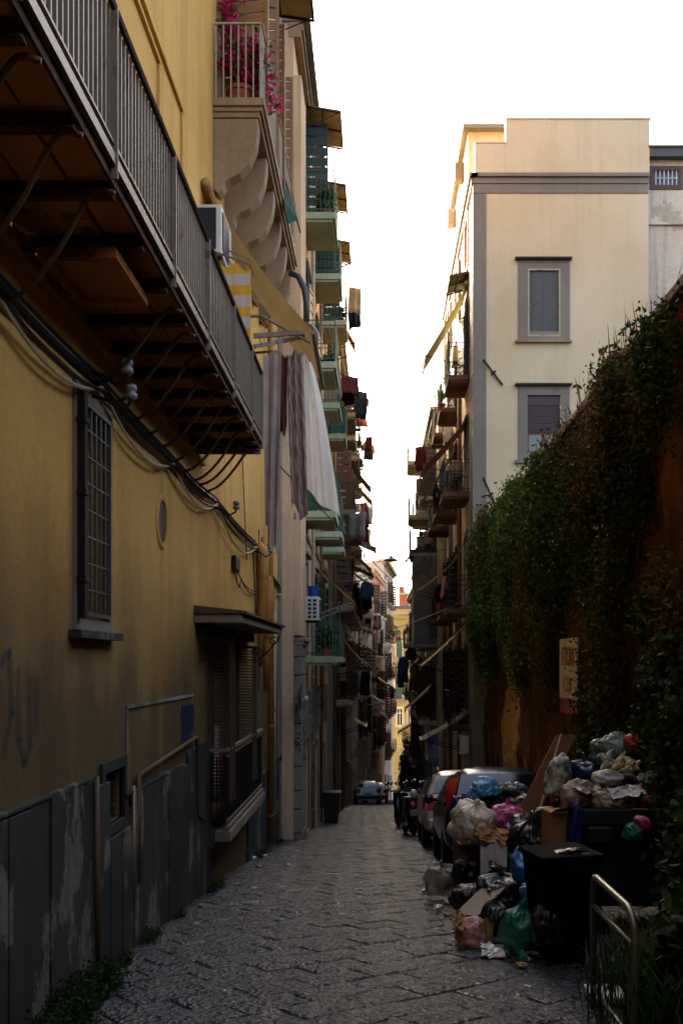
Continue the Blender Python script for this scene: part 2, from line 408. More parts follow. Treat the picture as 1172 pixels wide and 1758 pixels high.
M['redlamp'] = plain('red_lamp_glass', 'a01010', .18, 0, .15, .8, 3)
M['amber'] = plain('amber_lamp_glass', 'b05a10', .2, 0, .1, .8, 3)
M['bin'] = plain('dark_green_bin_plastic', '1c2420', .5, 0, .3)
M['binblack'] = plain('black_bin_plastic', '070708', .9, 0, .3, .05)
M['tube'] = metal('worn_steel_tube', '8b8878', '5a4733', .35, .3, .7)
M['tuff'] = None
def tuff():
    t = NT('tufa_wall')
    c = t.ramp(t.noise(.9, 6, .65), [(.28, '3a2012'), (.45, '5d3519'), (.62, '7a4a22'), (.8, '8a5f30')])
    st = t.noise(1, 5, .6, t.map((2, 2, .18))); c = t.mix(t.math('MULTIPLY', t.ramp(st, [(.48, 0.0), (.66, 1.0)]), .75), c, '1d120b')
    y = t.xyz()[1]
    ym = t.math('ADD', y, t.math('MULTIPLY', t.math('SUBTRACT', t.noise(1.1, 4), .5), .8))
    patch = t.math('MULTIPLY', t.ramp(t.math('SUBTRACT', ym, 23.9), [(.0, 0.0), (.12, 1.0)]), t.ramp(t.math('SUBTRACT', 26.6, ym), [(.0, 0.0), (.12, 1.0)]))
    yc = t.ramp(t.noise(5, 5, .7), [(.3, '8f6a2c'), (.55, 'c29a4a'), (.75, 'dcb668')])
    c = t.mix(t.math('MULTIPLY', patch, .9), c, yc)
    t.bump(t.math('ADD', t.math('MULTIPLY', t.noise(12, 6, .7), 1.0), t.voro(7)), .8, .06)
    return t.set(c, .95, 0, .15)
M['tuff'] = tuff()
M['poster'] = plain('poster_paper', 'cdbd96', .8, 0, .3)
M['posterred'] = plain('poster_red_ink', '9c2a1c', .8, 0, .3)
M['blackink'] = plain('graffiti_black', '12110f', .7, 0, .2)
M['greenink'] = plain('graffiti_green', '1d4a36', .7, 0, .2)
M['blueink'] = plain('graffiti_blue', '1a2350', .7, 0, .2)
M['tealink'] = plain('graffiti_teal', '1c3c48', .8, 0, .3); M['tealink'].node_tree.nodes['Principled BSDF'].inputs['Alpha'].default_value = .4; M['blueink'].node_tree.nodes['Principled BSDF'].inputs['Alpha'].default_value = .8
M['bluepl'] = plain('blue_plastic', '1c3f96', .4, 0, .1)
# ================================================================== GROUND AND ROAD
def ribbon(name, mat, x0, x1, ys, dz, nx=2):
    mb = MB(); n = len(ys)
    vs = [(x0+(x1-x0)*i/(nx-1), y, prof(y)+dz) for y in ys for i in range(nx)]
    fs = [(j*nx+i, j*nx+i+1, (j+1)*nx+i+1, (j+1)*nx+i) for j in range(n-1) for i in range(nx-1)]
    return mb.raw(vs, fs).build(name, mat)
ys_all = [-30+i*1.5 for i in range(40)]+[31+i*4 for i in range(60)]+[300, 400]
tag(ribbon('ground', M['earth'], -150, 150, ys_all, -.30), kind='structure')
road = tag(ribbon('road', M['joint'], -2.6, 3.6, [y for y in ys_all if y < 140], -.026), kind='structure')
tag(ribbon('cross_street', M['basalt'], -2.5, 12, [100, 110, 124.5], .02), kind='structure')

def stone_mesh(seed, L, W):
    rr = random.Random(seed); bm = bmesh.new(); h = .07; nx, ny = 6, 6; GU = (-1, -.93, -.35, .35, .93, 1)
    vs = [[None]*ny for _ in range(nx)]
    for i in range(nx):
        for j in range(ny):
            u, v = GU[i], GU[j]
            edge = max(abs(u), abs(v)) > .99
            x, y = u*(L/2-.004), v*(W/2-.004)
            z = rr.uniform(-.005, .005)
            if edge: z -= .006; x *= .996+rr.uniform(-.012, .004); y *= .996+rr.uniform(-.014, .004)
            vs[i][j] = bm.verts.new((x, y, z))
    for i in range(nx-1):
        for j in range(ny-1): bm.faces.new((vs[i][j], vs[i+1][j], vs[i+1][j+1], vs[i][j+1]))
    ring = [vs[i][0] for i in range(nx)]+[vs[nx-1][j] for j in range(1, ny)]+[vs[i][ny-1] for i in range(nx-2, -1, -1)]+[vs[0][j] for j in range(ny-2, 0, -1)]
    low = [bm.verts.new((v.co.x*1.01, v.co.y*1.01, -h)) for v in ring]
    for k in range(len(ring)): q = (k+1) % len(ring); bm.faces.new((ring[k], low[k], low[q], ring[q]))
    me = bpy.data.meshes.new('paving_stone'); bm.to_mesh(me); bm.free()
    me.polygons.foreach_set('use_smooth', [True]*len(me.polygons)); me.materials.append(M['basalt']); return me
def lay_road():
    L, W = .50, .33; meshes = [stone_mesh(i, L, W) for i in range(9)]
    a = R(38); ca, sa = math.cos(a), math.sin(a); spots = []
    for j in range(-200, 210):
        for i in range(-140, 150):
            u, v = (i+.5*(j % 2)+.06*math.sin(j*7.1))*L+random.uniform(-.015, .015), j*W+random.uniform(-.008, .008)
            x, y = u*ca-v*sa+.6, u*sa+v*ca+24
            if -2.30 < x < 3.35 and 5.0 < y < 62: spots.append((y, x, random.randrange(9)))
    spots.sort(); far = MB(); rr = random.Random(4)
    cnt = 0
    for y, x, k in spots:
        rx = slope(y)+rr.uniform(-.010, .010); ry = rr.uniform(-.010, .010); z = prof(y)-.012+rr.uniform(-.006, .005)
        inview = abs((x/y)*FPX+62) < 620 and (VPY-z/y*FPX) < 1790
        mat = Matrix.Translation((x, y, z)) @ Matrix.Rotation(rx, 4, 'X') @ Matrix.Rotation(ry, 4, 'Y') @ Matrix.Rotation(a+rr.uniform(-.02, .02)+(math.pi if rr.random() < .5 else 0), 4, 'Z')
        if cnt < 298 and inview:
            o = bpy.data.objects.new('paving_stone', meshes[k]); COL.objects.link(o); o.matrix_world = mat; o.parent = road; cnt += 1
        else:
            me = meshes[k]; far.raw([mat @ v.co for v in me.vertices], [tuple(p.vertices) for p in me.polygons])
    o = far.build('distant_paving', M['basalt'], road, fix=False, smooth=True); o['kind'] = 'stuff'
lay_road()

# ================================================================== BUILDING A : ochre house, near left
A = thing('ochre_house', 'ochre plastered house with the long iron balcony lining the left of the street', 'building', (-2.1, 10, prof(10)))
F = FL(-2.1)
holesA = [(7.30, 8.12, .30, 1.86), (9.98, 10.42, 1.12, 1.58), (13.2, 15.7, -2.05, .28), (8.0, 8.62, -1.28, -.86), (13.9, 15.2, 7.2, 9.9), (16.4, 17.7, 7.2, 9.9), (6.0, 7.1, 2.5, 4.9)]
wa = MB(); wall_holes(wa, F, -14, 22.5, -6, 18, [h for h in holesA if h[0] != 9.98], .25, 12)
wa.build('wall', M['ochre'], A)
def ring(mb, F, u0, u1, v0, v1, w, n0, n1):
    mb.fbox(F, u0, u1, v1-w, v1, n0, n1); mb.fbox(F, u0, u1, v0, v0+w, n0, n1)
    mb.fbox(F, u0, u0+w, v0+w, v1-w, n0, n1); mb.fbox(F, u1-w, u1, v0+w, v1-w, n0, n1)
# grilled window
w = MB(); ring(w, F, 7.22, 8.20, .22, 1.94, .08, -.02, .03); win = w.build('window', M['trim'], A)
w = MB(); w.fbox(F, 7.3, 8.12, .30, 1.86, -.20, -.17); w.build('pane', M['pane'], win)
w = MB(); w.fbox(F, 7.12, 8.30, .16, .215, -.05, .09); w.build('sill', M['slate'], win)
w = MB(); ring(w, F, 7.32, 8.10, .32, 1.84, .03, .005, .05)
for i in range(1, 6): u = 7.32+i*.13; w.tube([F(u, .33, .03), F(u, 1.83, .03)], .011, 6)
for i in range(1, 8): v = .32+i*.19; w.bar(F(7.33, v, .03), F(8.09, v, .03), .018, .012)
w.build('grille', M['steel'], win)
w = MB()
w.fbox(F, 7.23, 7.30, .30, 1.86, .032, .085)
for v in (.55, 1.15, 1.65): w.fbox(F, 7.21, 7.32, v, v+.04, .032, .095)
w.build('folded_shutter', M['iron'], win)
# round blind opening with a raised rim
w = MB(); c = F(10.2, 1.35, 0)
n = 28; vs = []
for r, nn in ((.27, .004), (.25, .02), (.215, .02), (.205, .004)):
    for k in range(n): vs.append(F(10.2+r*math.cos(2*math.pi*k/n), 1.35+r*math.sin(2*math.pi*k/n), nn))
fs = [(i*n+k, i*n+(k+1) % n, (i+1)*n+(k+1) % n, (i+1)*n+k) for i in range(3) for k in range(n)]
w.raw(vs, fs); rv = w.build('round_vent', M['ochre_trim'], A)
w = MB(); w.poly([F(10.2+.206*math.cos(2*math.pi*k/n), 1.35+.206*math.sin(2*math.pi*k/n), .006) for k in range(n)]); w.build('disc', M['woodbrown'], rv)
# cellar vent
w = MB(); ring(w, F, 7.92, 8.70, -1.36, -.78, .08, -.02, .03); v_ = w.build('cellar_vent', M['slate'], A)
w = MB(); 
for i in range(7): w.fbox(F, 8.0, 8.62, -1.27+i*.06, -1.25+i*.06, -.12, -.06)
w.build('grille', M['acgrille'], v_)
# wainscot: single upright slabs
u = 3.6; rr = random.Random(11)
while u < 22.4:
    wd = .375 if u < 12.8 else .5
    if 12.75 < u < 16.75: u = 16.78; continue
    top = -.87 if u < 7.55 else (-.93 if u < 8.0 else (-1.37 if u < 8.62 else (-1.12 if u < 11.2 else (-.98 if u < 12.7 else -2.13))))
    top += rr.uniform(-.012, .012)
    w = MB(); lo = prof(u)-.25; g = .012
    w.fbox(F, u+g/2, u+wd-g/2, lo, top, -.01, .04+rr.uniform(0, .012)); w.build('wainscot_slab', M['slate'], A, bevel=.006); u += wd
w = MB()
for (a, b) in ((3.6, 7.55), (8.62, 11.2)):
    w.fbox(F, a, b, (-.87 if a < 5 else -1.12)+.005, (-.87 if a < 5 else -1.12)+.03, -.01, .05)
w.build('wainscot_cap', M['slate'], A, bevel=.006)
w = MB(); w.fbox(F, 8.75, 11.9, -.40, -.37, -.01, .015); w.fbox(F, 8.75, 8.80, -1.08, -.40, -.01, .012); w.build('patch_edge', M['peel'], A)
w = MB(); w.fbox(F, 16.75, 22.5, -2.12, -2.02, -.01, .05); w.fbox(F, 12.76, 16.74, -2.28, -2.06, -.01, .12); w.build('threshold', M['slate'], A)
# upper panel moulding
w = MB()
for u1_, z1, ww in ((11.25, 5.91, .05), (10.05, 5.74, .035)):
    w.fbox(F, 2.0, u1_, z1-ww, z1, 0, .035); w.fbox(F, u1_-ww*1.6, u1_, 3.2, z1-ww, 0, .03)
w.build('panel_moulding', M['ochre_trim'], A, bevel=.006)
w = MB()
for v in (1.96, 2.06, 2.34): w.fbox(F, -10, 12.6, v, v+.045, 0, .045)
w.build('string_course', M['ochre_trim'], A, bevel=.01)
# canopy over the sunken door
cn = MB(); cn.fbox(F, 12.0, 17.0, .44, .54, 0, .55); cp = cn.build('door_canopy', M['stonegrey'], A, bevel=.01)
w = MB()
k = 0; u = 11.97
while u < 16.95:
    w.extrude(lambda a, b, c, u=u: F(u+c, a, b), [(.545, .0), (.545, .60), (.575, .60), (.64+.01*(k % 2), .0)], 0, .235); u += .245; k += 1
w.build('roof_tiles', M['woodbrown'], cp)['kind'] = 'stuff'
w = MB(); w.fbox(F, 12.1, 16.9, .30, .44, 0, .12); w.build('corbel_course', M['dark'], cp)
def scroll(F, u, v, s=1.0, dirn=1, rad=.012):
    pts = []
    for i in range(26):
        a = i/25*2.6*math.pi; r = .14*s*(1-i/25*.8); pts.append(F(u+.0, v+r*math.sin(a), .38+dirn*.0+r*math.cos(a)))
    return pts
for uu in (12.3, 16.9):
    w = MB(); w.tube([F(uu, .02, .02), F(uu, .0, .15), F(uu, .12, .30), F(uu, .34, .50), F(uu, .42, .53)], .012, 6)
    for (vv, nn, s) in ((.14, .14, .8), (.32, .42, .7)):
        w.tube([F(uu, vv+.12*s*(1-i/22*.85)*math.sin(i/22*2.6*math.pi), nn+.12*s*(1-i/22*.85)*math.cos(i/22*2.6*math.pi)) for i in range(23)], .009, 5)
    w.build('scroll_bracket', M['iron'], cp)
# sunken door: infilled plaster, folded slatted shutters, door
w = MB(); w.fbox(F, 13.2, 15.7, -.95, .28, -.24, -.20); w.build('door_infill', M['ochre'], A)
w = MB(); w.fbox(F, 13.2, 15.7, -2.05, -.96, -.24, -.205); w.build('door_panel', M['redwall'], A)
w = MB(); w.fbox(F, 14.6, 15.0, -2.05, -.90, -.195, -.17); w.build('door_leaf', M['white'], A)
w = MB(); w.fbox(F, 14.15, 14.25, -.55, -.05, -.195, -.18); w.build('letter_slot', M['iron'], A)
for uu in (12.95, 13.22, 15.35, 15.62):
    sh = MB(); ring(sh, lambda a, b, c, uu=uu: F(uu+c, b, a), .005, .30, -1.75, .22, .03, 0, .035)
    for i in range(44): z = -1.70+i*.043; sh.bar(F(uu+.017, z, .02), F(uu+.017, z, .29), .03, .012)
    sh.build('louvred_shutter', M['woodbrown'], A)
# low front railing of the door
rl = MB(); n1 = .26
rl.bar(F(12.8, -1.09, .0), F(12.8, -1.09, n1), .04); rl.bar(F(12.8, -1.09, n1), F(16.7, -1.09, n1), .05, .035)
rl.bar(F(12.8, -2.05, n1), F(16.7, -2.05, n1), .05, .06); rl.bar(F(12.8, -1.16, n1), F(16.7, -1.16, n1), .02); rl.bar(F(12.8, -1.96, n1), F(16.7, -1.96, n1), .02)
rl.bar(F(16.7, -1.09, 0), F(16.7, -1.09, n1), .04)
rg = rl.build('door_railing', M['railgrey'], A)
w = MB(); 
for i in range(38): u = 12.9+i*.1; w.bar(F(u, -1.94, n1), F(u, -1.17, n1), .014)
for i in range(3): u = 12.8; w.bar(F(u, -1.94, .05+i*.09), F(u, -1.17, .05+i*.09), .014)
w.build('balusters', M['iron'], rg)['kind'] = 'stuff'
w = MB(); w.fbox(F, 12.85, 16.65, -1.95, -1.18, n1-.03, n1-.02); w.build('mesh_panel', M['acgrille'], rg)
w = MB(); w.fbox(F, 12.78, 16.72, -2.20, -2.08, 0, n1+.05); w.build('railing_slab', M['stonegrey'], rg)
# pipes on the wall
def pipe(parent, pts, r, mat, name='downpipe', brackets=True, F=F):
    w = MB(); w.tube(pts, r, 8); o = w.build(name, mat, parent, smooth=True)
    if brackets:
        b = MB(); (a, z) = (Vector(pts[0]), Vector(pts[-1])); L = (z-a).length; k = max(1, int(L/1.9))
        for i in range(k+1): p = a.lerp(z, (i+.3)/(k+1)); b.lathe(p-Vector((0, 0, .02)), [(r*1.18, 0), (r*1.18, .04)], 8)
        b.build('bracket', mat, o)
    return o
pipe(A, [F(19.6, -3.4, .10), F(19.6, 8.4, .10)], .055, M['pipeochre'])
pipe(A, [F(18.6, .1, .06), F(18.6, 2.2, .06)], .028, M['pipebrown'])
pipe(A, [F(20.9, -3.5, .05), F(20.9, 1.2, .05)], .022, M['pipepale'])
pipe(A, [F(9.0, -1.9, .05), F(9.0, -.98, .05), F(11.9, -.86, .05), F(11.95, -1.75, .05), F(12.5, -1.9, .05)], .022, M['pipebrown'], 'gas_pipe', False)
pipe(A, [F(8.83, -1.9, .05), F(8.83, -1.05, .05)], .012, M['pipepale'], 'gas_pipe', False)
pipe(A, [F(7.62, -2.2, .07), F(7.62, -.84, .06)], .02, M['pipebrown'], 'gas_pipe', False)
# crust hanging at the pipe head
for (uu, z, s) in ((18.2, 1.9, .28), (19.1, 1.45, .24)):
    w = MB(); w.tube([F(uu, z+.15, .04), F(uu, z, .1), F(uu, z-.6, .11), F(uu+.06, z-1.3, .07), F(uu+.1, z-2.0, .05)], [.05, s*.45, .10, .06, .03], 8); w.build('lagged_pipe', M['pipeochre'], A, smooth=True)

# ---------------------------------------------- long iron balcony
BX0, BX1, BZ, BT = 0.0, .746, 2.48, 3.34       # n range, floor underside, rail height
bal = MB(); bal.fbox(F, -4, 12.2, BZ+.07, BZ+.11, 0, BX1); B1 = bal.build('long_balcony', M['hollow'], A)
i = 0; y = -3.6
while y < 12.2:
    w = MB(); w.fbox(F, y, y+.045, BZ-.03, BZ+.04, .0, BX1-.035); w.fbox(F, y-.015, y+.06, BZ-.042, BZ-.031, .0, BX1-.035)
    w.build('joist', M['rustjoist'], B1)
    for k in range(3):
        a, b = k*.245+.005, (k+1)*.245
        w = MB(); w.fbox(F, y+.10, y+.66, BZ+.02+rr.uniform(0, .02), BZ+.069, a, b-.012); w.build('tavella', M['hollow'], B1)
    y += .70
w = MB(); w.fbox(F, -4, 12.22, BZ+.045, BZ+.10, BX1-.005, BX1+.022); w.fbox(F, 12.2, 12.23, BZ-.07, BZ+.1, 0, BX1-.01); w.build('edge_beam', M['railgrey'], B1)
w = MB(); w.fbox(F, -4, 12.19, BZ-.01, BZ+.042, BX1-.03, BX1-.012); w.build('edge_channel', M['rustjoist'], B1)
w = MB(); w.tube([F(-4, BT, BX1+.01), F(12.2, BT, BX1+.01)], .02, 6); w.tube([F(12.2, BT, BX1+.01), F(12.2, BT, .02)], .02, 6); w.build('handrail', M['iron'], B1)
w = MB(); w.bar(F(-4, BZ+.16, BX1), F(12.2, BZ+.16, BX1), .03, .015); w.build('bottom_rail', M['railgrey'], B1)
w = MB(); w.fbox(F, -4, 12.15, BZ+.13, BT-.03, BX1-.055, BX1-.045); w.build('backing_sheet', M['sheet'], B1)
bme = MB().bar((0, 0, 0), (0, 0, BT-BZ-.10), .022, .016)
b0 = bme.build('baluster', M['railgrey'], None); b0.parent = B1; lc = parent_origin(B1)
y = 2.2; k = 0
while y < 12.15:
    o = b0 if k == 0 else dup(b0, B1)
    o.location = F(y, BZ+.10, BX1-.012)-lc; y += .08; k += 1
for y in (2.3, 3.9, 5.35, 6.9, 8.3, 9.8, 11.2, 12.15): w = MB(); w.bar(F(y, BZ-.02, BX1+.014), F(y, BT, BX1+.014), .035, .012); w.build('post', M['railgrey'], B1)
w = MB(); w.fbox(F, 12.14, 12.19, BZ, BT-.02, .0, BX1-.02); w.build('end_panel', M['iron'], B1)
w = MB(); ring(w, lambda a, b, c: F(a, BZ-.13+c, b), 6.1, 6.95, .12, .58, .06, 0, .06); w.fbox(F, 6.16, 6.89, BZ-.09, BZ-.06, .18, .52); w.build('ceiling_hatch', M['hollow'], B1)
for y in (3.6, 4.25, 4.85, 5.45, 7.3, 7.85, 8.4, 8.95, 9.5, 10.05, 10.6, 11.15, 11.7, 12.1):
    z = BZ-.03; j = rr.uniform(-.03, .03)
    pts = [F(y, z-.02, BX1-.01), F(y, z-.0, BX1-.10), F(y+.04, z-.07, BX1-.19), F(y+.10, z-.22+j, .44), F(y+.17, z-.36+j, .30), F(y+.27, z-.43+j, .17), F(y+.42, z-.45+j, .0)]
    fine = []
    for a in range(len(pts)-1):
        p0, p1, p2, p3 = pts[max(a-1, 0)], pts[a], pts[a+1], pts[min(a+2, len(pts)-1)]
        for q in range(4):
            t = q/4; fine.append(.5*((2*p1)+(-p0+p2)*t+(2*p0-5*p1+4*p2-p3)*t*t+(-p0+3*p1-3*p2+p3)*t**3))
    fine.append(pts[-1])
    w = MB(); w.tube(fine, .015, 7); w.build('bracket', M['rustiron'], B1, smooth=True)

# ---------------------------------------------- stone balcony with corbels (upper)
S = MB(); y0, y1, z = 13.35, 18.85, 7.02; n1 = .66
S.fbox(F, y0, y1, z+.06, z+.16, 0, n1); S.fbox(F, y0+.03, y1-.03, z, z+.058, 0, n1-.03); S.fbox(F, y0+.05, y1-.05, z-.07, z-.002, 0, n1-.07)
B2 = S.build('stone_balcony', M['corbel'], A, bevel=.008)
prf = [(0, -.02), (0, -.92), (.06, -.98), (.12, -.92), (.14, -.84), (.2, -.79), (.34, -.72), (.46, -.58), (.54, -.38), (.57, -.16), (.57, -.02)]
for k in range(6):
    yy = y0+.06+k*(y1-y0-.36)/5
    w = MB(); w.extrude(lambda a, b, c: F(yy+c, z-.06+b, a), prf, 0, .24); w.build('corbel', M['corbel'], B2, bevel=.012)
w = MB(); zr = z+1.12
w.bar(F(y0+.04, zr, .02), F(y0+.04, zr, n1-.04), .04, .02); w.bar(F(y0+.04, zr, n1-.04), F(y1-.04, zr, n1-.04), .04, .02)
for k in range(7): w.bar(F(y0+.04, z+.16, .04+k*.095), F(y0+.04, zr, .04+k*.095), .015)
yy = y0+.12
while yy < y1: w.bar(F(yy, z+.16, n1-.04), F(yy, zr, n1-.04), .014); yy += .13
w.build('railing', M['pipepale'], B2)
w = MB(); q = []
N_ = 110
for i in range(N_+1): yy = y0+.1+(y1-y0-.2)*i/N_; q.append((yy, .012*math.sin(i*1.9)))
w.raw([F(a, zz, n1-.075+b) for (a, b) in q for zz in (z+.18, zr-.06)], [(2*i, 2*i+2, 2*i+3, 2*i+1) for i in range(N_)])
w.build('corrugated_screen', M['wavy'], B2)
# openings behind it, with shutters
def door_set(F, parent, u0, u1, v0, v1, frame, pane, shutter=None, rec=.2, open_deg=90, name='window', slats=12, sw=.5):
    w = MB(); ring(w, F, u0, u1, v0, v1, .06, -rec, -rec+.06); um = (u0+u1)/2; w.fbox(F, um-.03, um+.03, v0+.06, v1-.06, -rec, -rec+.05)
    vm = v0+(v1-v0)*.68; w.fbox(F, u0+.06, um-.031, vm, vm+.05, -rec, -rec+.045); w.fbox(F, um+.031, u1-.06, vm, vm+.05, -rec, -rec+.045)
    fr = w.build(name, frame, parent)
    w = MB(); w.fbox(F, u0+.05, u1-.05, v0+.05, v1-.05, -rec-.02, -rec-.005); w.build('pane', pane, fr)
    if shutter:
        W_ = (u1-u0)/2
        for sd, hu in ((-1, u0), (1, u1)):
            a = R(open_deg if not isinstance(open_deg, tuple) else open_deg[0 if sd < 0 else 1])
            # leaf hinged at hu, swinging out: direction in (u,n)
            du, dn = -sd*math.cos(a), math.sin(a)
            G = lambda s, v, t, hu=hu, du=du, dn=dn: F(hu+du*s-dn*t*sd, v, .03+dn*s-du*t*sd*-1*0+abs(du)*t)
            w = MB()
            if slats:
                ring(w, G, .005, W_-.01, v0, v1, .05, 0, .035)
                for i in range(slats):
                    vv = v0+.06+(v1-v0-.12)*(i+.5)/slats; w.fbox(G, .055, W_-.06, vv-.42*(v1-v0)/slats, vv+.34*(v1-v0)/slats, .008, .027)
            else: w.fbox(G, .005, W_-.01, v0, v1, 0, .035)
            w.build('shutter', shutter, fr)
    return fr
for (a, b) in ((13.9, 15.2), (16.4, 17.7)):
    door_set(F, A, a, b, 7.2, 9.9, M['woodlight'], M['pane'], M['woodlight'], .2, 100, 'balcony_door', 16)
    w = MB(); ring(w, F, a-.16, b+.16, 7.18, 10.06, .155, 0, .05); w.build('door_surround', M['corbel'], A)
# corner pipe of the next house and eave
w = MB(); w.fbox(F, -14, 22.5, 17.6, 18.1, -.1, .5); w.build('cornice', M['corbel'], A)
w = MB(); w.fbox(F, 22.0, 22.5, -6, 17.5, 0, .05); w.build('corner_strip', M['stonegrey'], A)
# graffiti on wall A
def stroke(F, name, mat, parent, lines, r=.03, n=.008):
    w = MB()
    for ln in lines:
        for (a, b) in zip(ln, ln[1:]):
            A_, B_ = Vector(a), Vector(b); d = (B_-A_); L = d.length or 1e-4; p = Vector((-d.y, d.x))/L*r; e = d/L*r*.6
            w.poly([F(*(A_-e+p), n), F(*(A_-e-p), n), F(*(B_+e-p), n), F(*(B_+e+p), n)]); n += .0007
    return w.build(name, mat, parent, fix=False)
stroke(F, 'graffiti', M['blueink'], A, [[(11.25, -.52), (11.9, -.53)], [(11.22, -.60), (11.95, -.60)], [(11.25, -.68), (11.95, -.69)], [(11.3, -.76), (11.9, -.74)], [(11.25, -.83), (11.7, -.85)]], .045)
stroke(F, 'graffiti', M['tealink'], A, [[(5.85, .0), (5.98, .05), (6.02, -.3), (5.9, -.5)], [(6.12, -.05), (6.14, -.45), (6.24, -.6), (6.34, -.5), (6.32, -.1)], [(6.45, -.1), (6.44, -.4)]], .03)

# ---------------------------------------------- wall cables, insulators, junction box
def sag(a, b, s, n=12):
    a, b = Vector(a), Vector(b); return [a.lerp(b, i/n)-Vector((0, 0, s*4*(i/n)*(1-i/n))) for i in range(n+1)]
anch = [(-2, 2.16), (2.6, 2.13), (5.4, 2.05), (7.7, 2.05), (10.4, 2.0), (13.2, 2.02), (17.5, 1.95), (22.4, 1.5)]
for k in range(6):
    pts = []
    for (a, b) in zip(anch, anch[1:]):
        s = [.02, .05, .09, .03, .30, .13][k] * min(1, (b[0]-a[0])/4)
        o = rr.uniform(-.03, .03); pts += sag(F(a[0], a[1]+.06-.025*k, .04+.010*k), F(b[0], b[1]+.06-.025*k, .04+.010*k), s+abs(o))[:-1]
    w = MB(); w.tube(pts, .013 if k % 3 else .02, 5)
    solo(w, 'wall_cable', M['cablew'] if k == 4 else M['cablem'], ['topmost thick black cable', 'second thin black cable', 'third black cable', 'fourth thick black cable', 'pale slack cable hanging lowest', 'lowest black cable'][k]+' strung along the ochre wall under the long balcony', 'cable', group='cables strung along the ochre wall')
ins_lab = ['upper hooked insulator beside the grilled window', 'lower hooked insulator beside the grilled window', 'insulator hook beyond the round vent', 'insulator bracket near the lagged pipes']
for k, (u, v) in enumerate(((7.5, 2.08), (7.62, 1.93), (13.3, 1.95), (17.6, 1.85))):
    it = thing('insulator', ins_lab[k]+' on the ochre wall', 'insulator', F(u, v, 0), 'cable insulators on the ochre wall')
    w = MB(); w.tube([F(u, v, 0), F(u, v-.03, .14), F(u, v-.10, .22), F(u, v-.06, .30), F(u, v+.02, .31)], .014, 6); w.build('hook', M['iron'], it, smooth=True)
    w = MB(); w.lathe(F(u, v+.0, .31), [(.02, -.03), (.045, -.02), (.045, .01), (.028, .025), (.045, .04), (.04, .075), (.015, .085)], 12); w.build('bell', M['ceramic'], it, smooth=True)
jb = thing('junction_box', 'small dark junction box with looping wires on the ochre wall above the canopy', 'box', F(15.2, 1.42, 0))
w = MB(); w.fbox(F, 15.05, 15.5, 1.32, 1.52, .0, .07); w.build('case', M['plasticblack'], jb, bevel=.008)
w = MB()
for (dz, s) in ((0, .16), (.03, .22)): w.tube(sag(F(15.3, 1.32+dz, .05), F(18.3, 1.30, .05), s), .01, 5)
w.tube([F(15.2, 1.32, .05), F(15.2, 1.15, .06), F(15.5, 1.08, .07), F(15.7, 1.2, .05)], .01, 5); w.build('wire', M['cablem'], jb)
w = MB(); w.tube(sag(F(16.0, 3.3, .03), F(16.6, 1.6, .03), .02), .008, 5); w.tube(sag(F(17.4, 2.0, .03), F(17.8, .6, .04), -.03), .012, 5); w.tube(sag(F(18.3, 2.3, .03), F(18.3, -.5, .03), .02), .009, 5)
solo(w, 'hanging_wire', M['cablem'], 'loose dark wires dangling down the ochre wall beside the lagged pipes', 'cable')

# ---------------------------------------------- AC, towel rack, awning, drying rack, clothes
def ac_unit(F, u, v, lab, group=None, mat='white', w_=.8, h=.55, dp=.28, front=True, n0=.06, grille='round'):
    t = thing('ac_unit', lab, 'air conditioner', F(u, v, n0), group)
    b = MB(); b.fbox(F, u, u+w_, v, v+h, n0, n0+dp); b.build('casing', M[mat], t, bevel=.012)
    g = MB()
    g.fbox(F, u+.06, u+w_*.66, v+.06, v+h-.06, n0+dp+.001, n0+dp+.012)
    g.build('fan_grille', M['acgrille'], t)
    k = MB(); k.fbox(F, u+.08, u+.11, v-.04, v-.002, 0, n0+dp); k.fbox(F, u+w_-.11, u+w_-.08, v-.04, v-.002, 0, n0+dp); k.build('bracket', M['iron'], t)
    return t
a_ = ac_unit(F, 11.7, 4.55, 'white air conditioner hanging above the long balcony beside the ochre awning', dp=.30)
w = MB(); w.fbox(F, 11.694, 11.699, 4.60, 5.06, .10, .30); w.build('side_grille', M['acgrille'], a_)

def cloth(name, mat, label, cat, a, b, length, folds=4, amp=.05, taper=0.0, group=None, nu=28, nv=26, hemwave=.04, seed=0, drift=(0, 0, 0), out=(0, 1, 0), narrow=0.0, pins=True):
    """hanging cloth between points a and b"""
    rr = random.Random(seed); a = Vector(a); b = Vector(b); out = Vector(out); dr = Vector(drift); vs = []
    ph = [rr.uniform(0, 6.28) for _ in range(4)]
    for j in range(nv+1):
        t = j/nv
        for i in range(nu+1):
            s = i/nu; tw = t**.7 if narrow < -1 else t; x = a.lerp(b, .5+(s-.5)*(1-narrow*tw))
            L = length*(1-taper*s)+hemwave*math.sin(s*9+ph[0])
            am = amp*(.35+.65*t)
            x = x+out*(am*math.sin(s*folds*6.28+ph[1]+.8*math.sin(t*3+ph[2]))+am*.4*math.sin(s*folds*14+ph[3]))
            x = x-Vector((0, 0, L*t+.03*math.sin(s*math.pi*3)*(1-t)))+dr*(t**.7 if narrow < -1 else t)
            vs.append(x)
    fs = [(j*(nu+1)+i, j*(nu+1)+i+1, (j+1)*(nu+1)+i+1, (j+1)*(nu+1)+i) for j in range(nv) for i in range(nu)]
    return solo(MB().raw(vs, fs), name, M[mat], label, cat, a, group, smooth=True, fix=False)
cloth('towel', 'towel', 'yellow and lilac striped towel hanging behind the rail of the long balcony', 'towel', P(379, 452, 11.6), P(430, 462, 11.6), .95, 2, .015, 0, seed=3)
tr = thing('drying_rack', 'wire drying rack fixed on the ochre wall under the small air conditioner', 'rack', P(372, 432, 11.6))
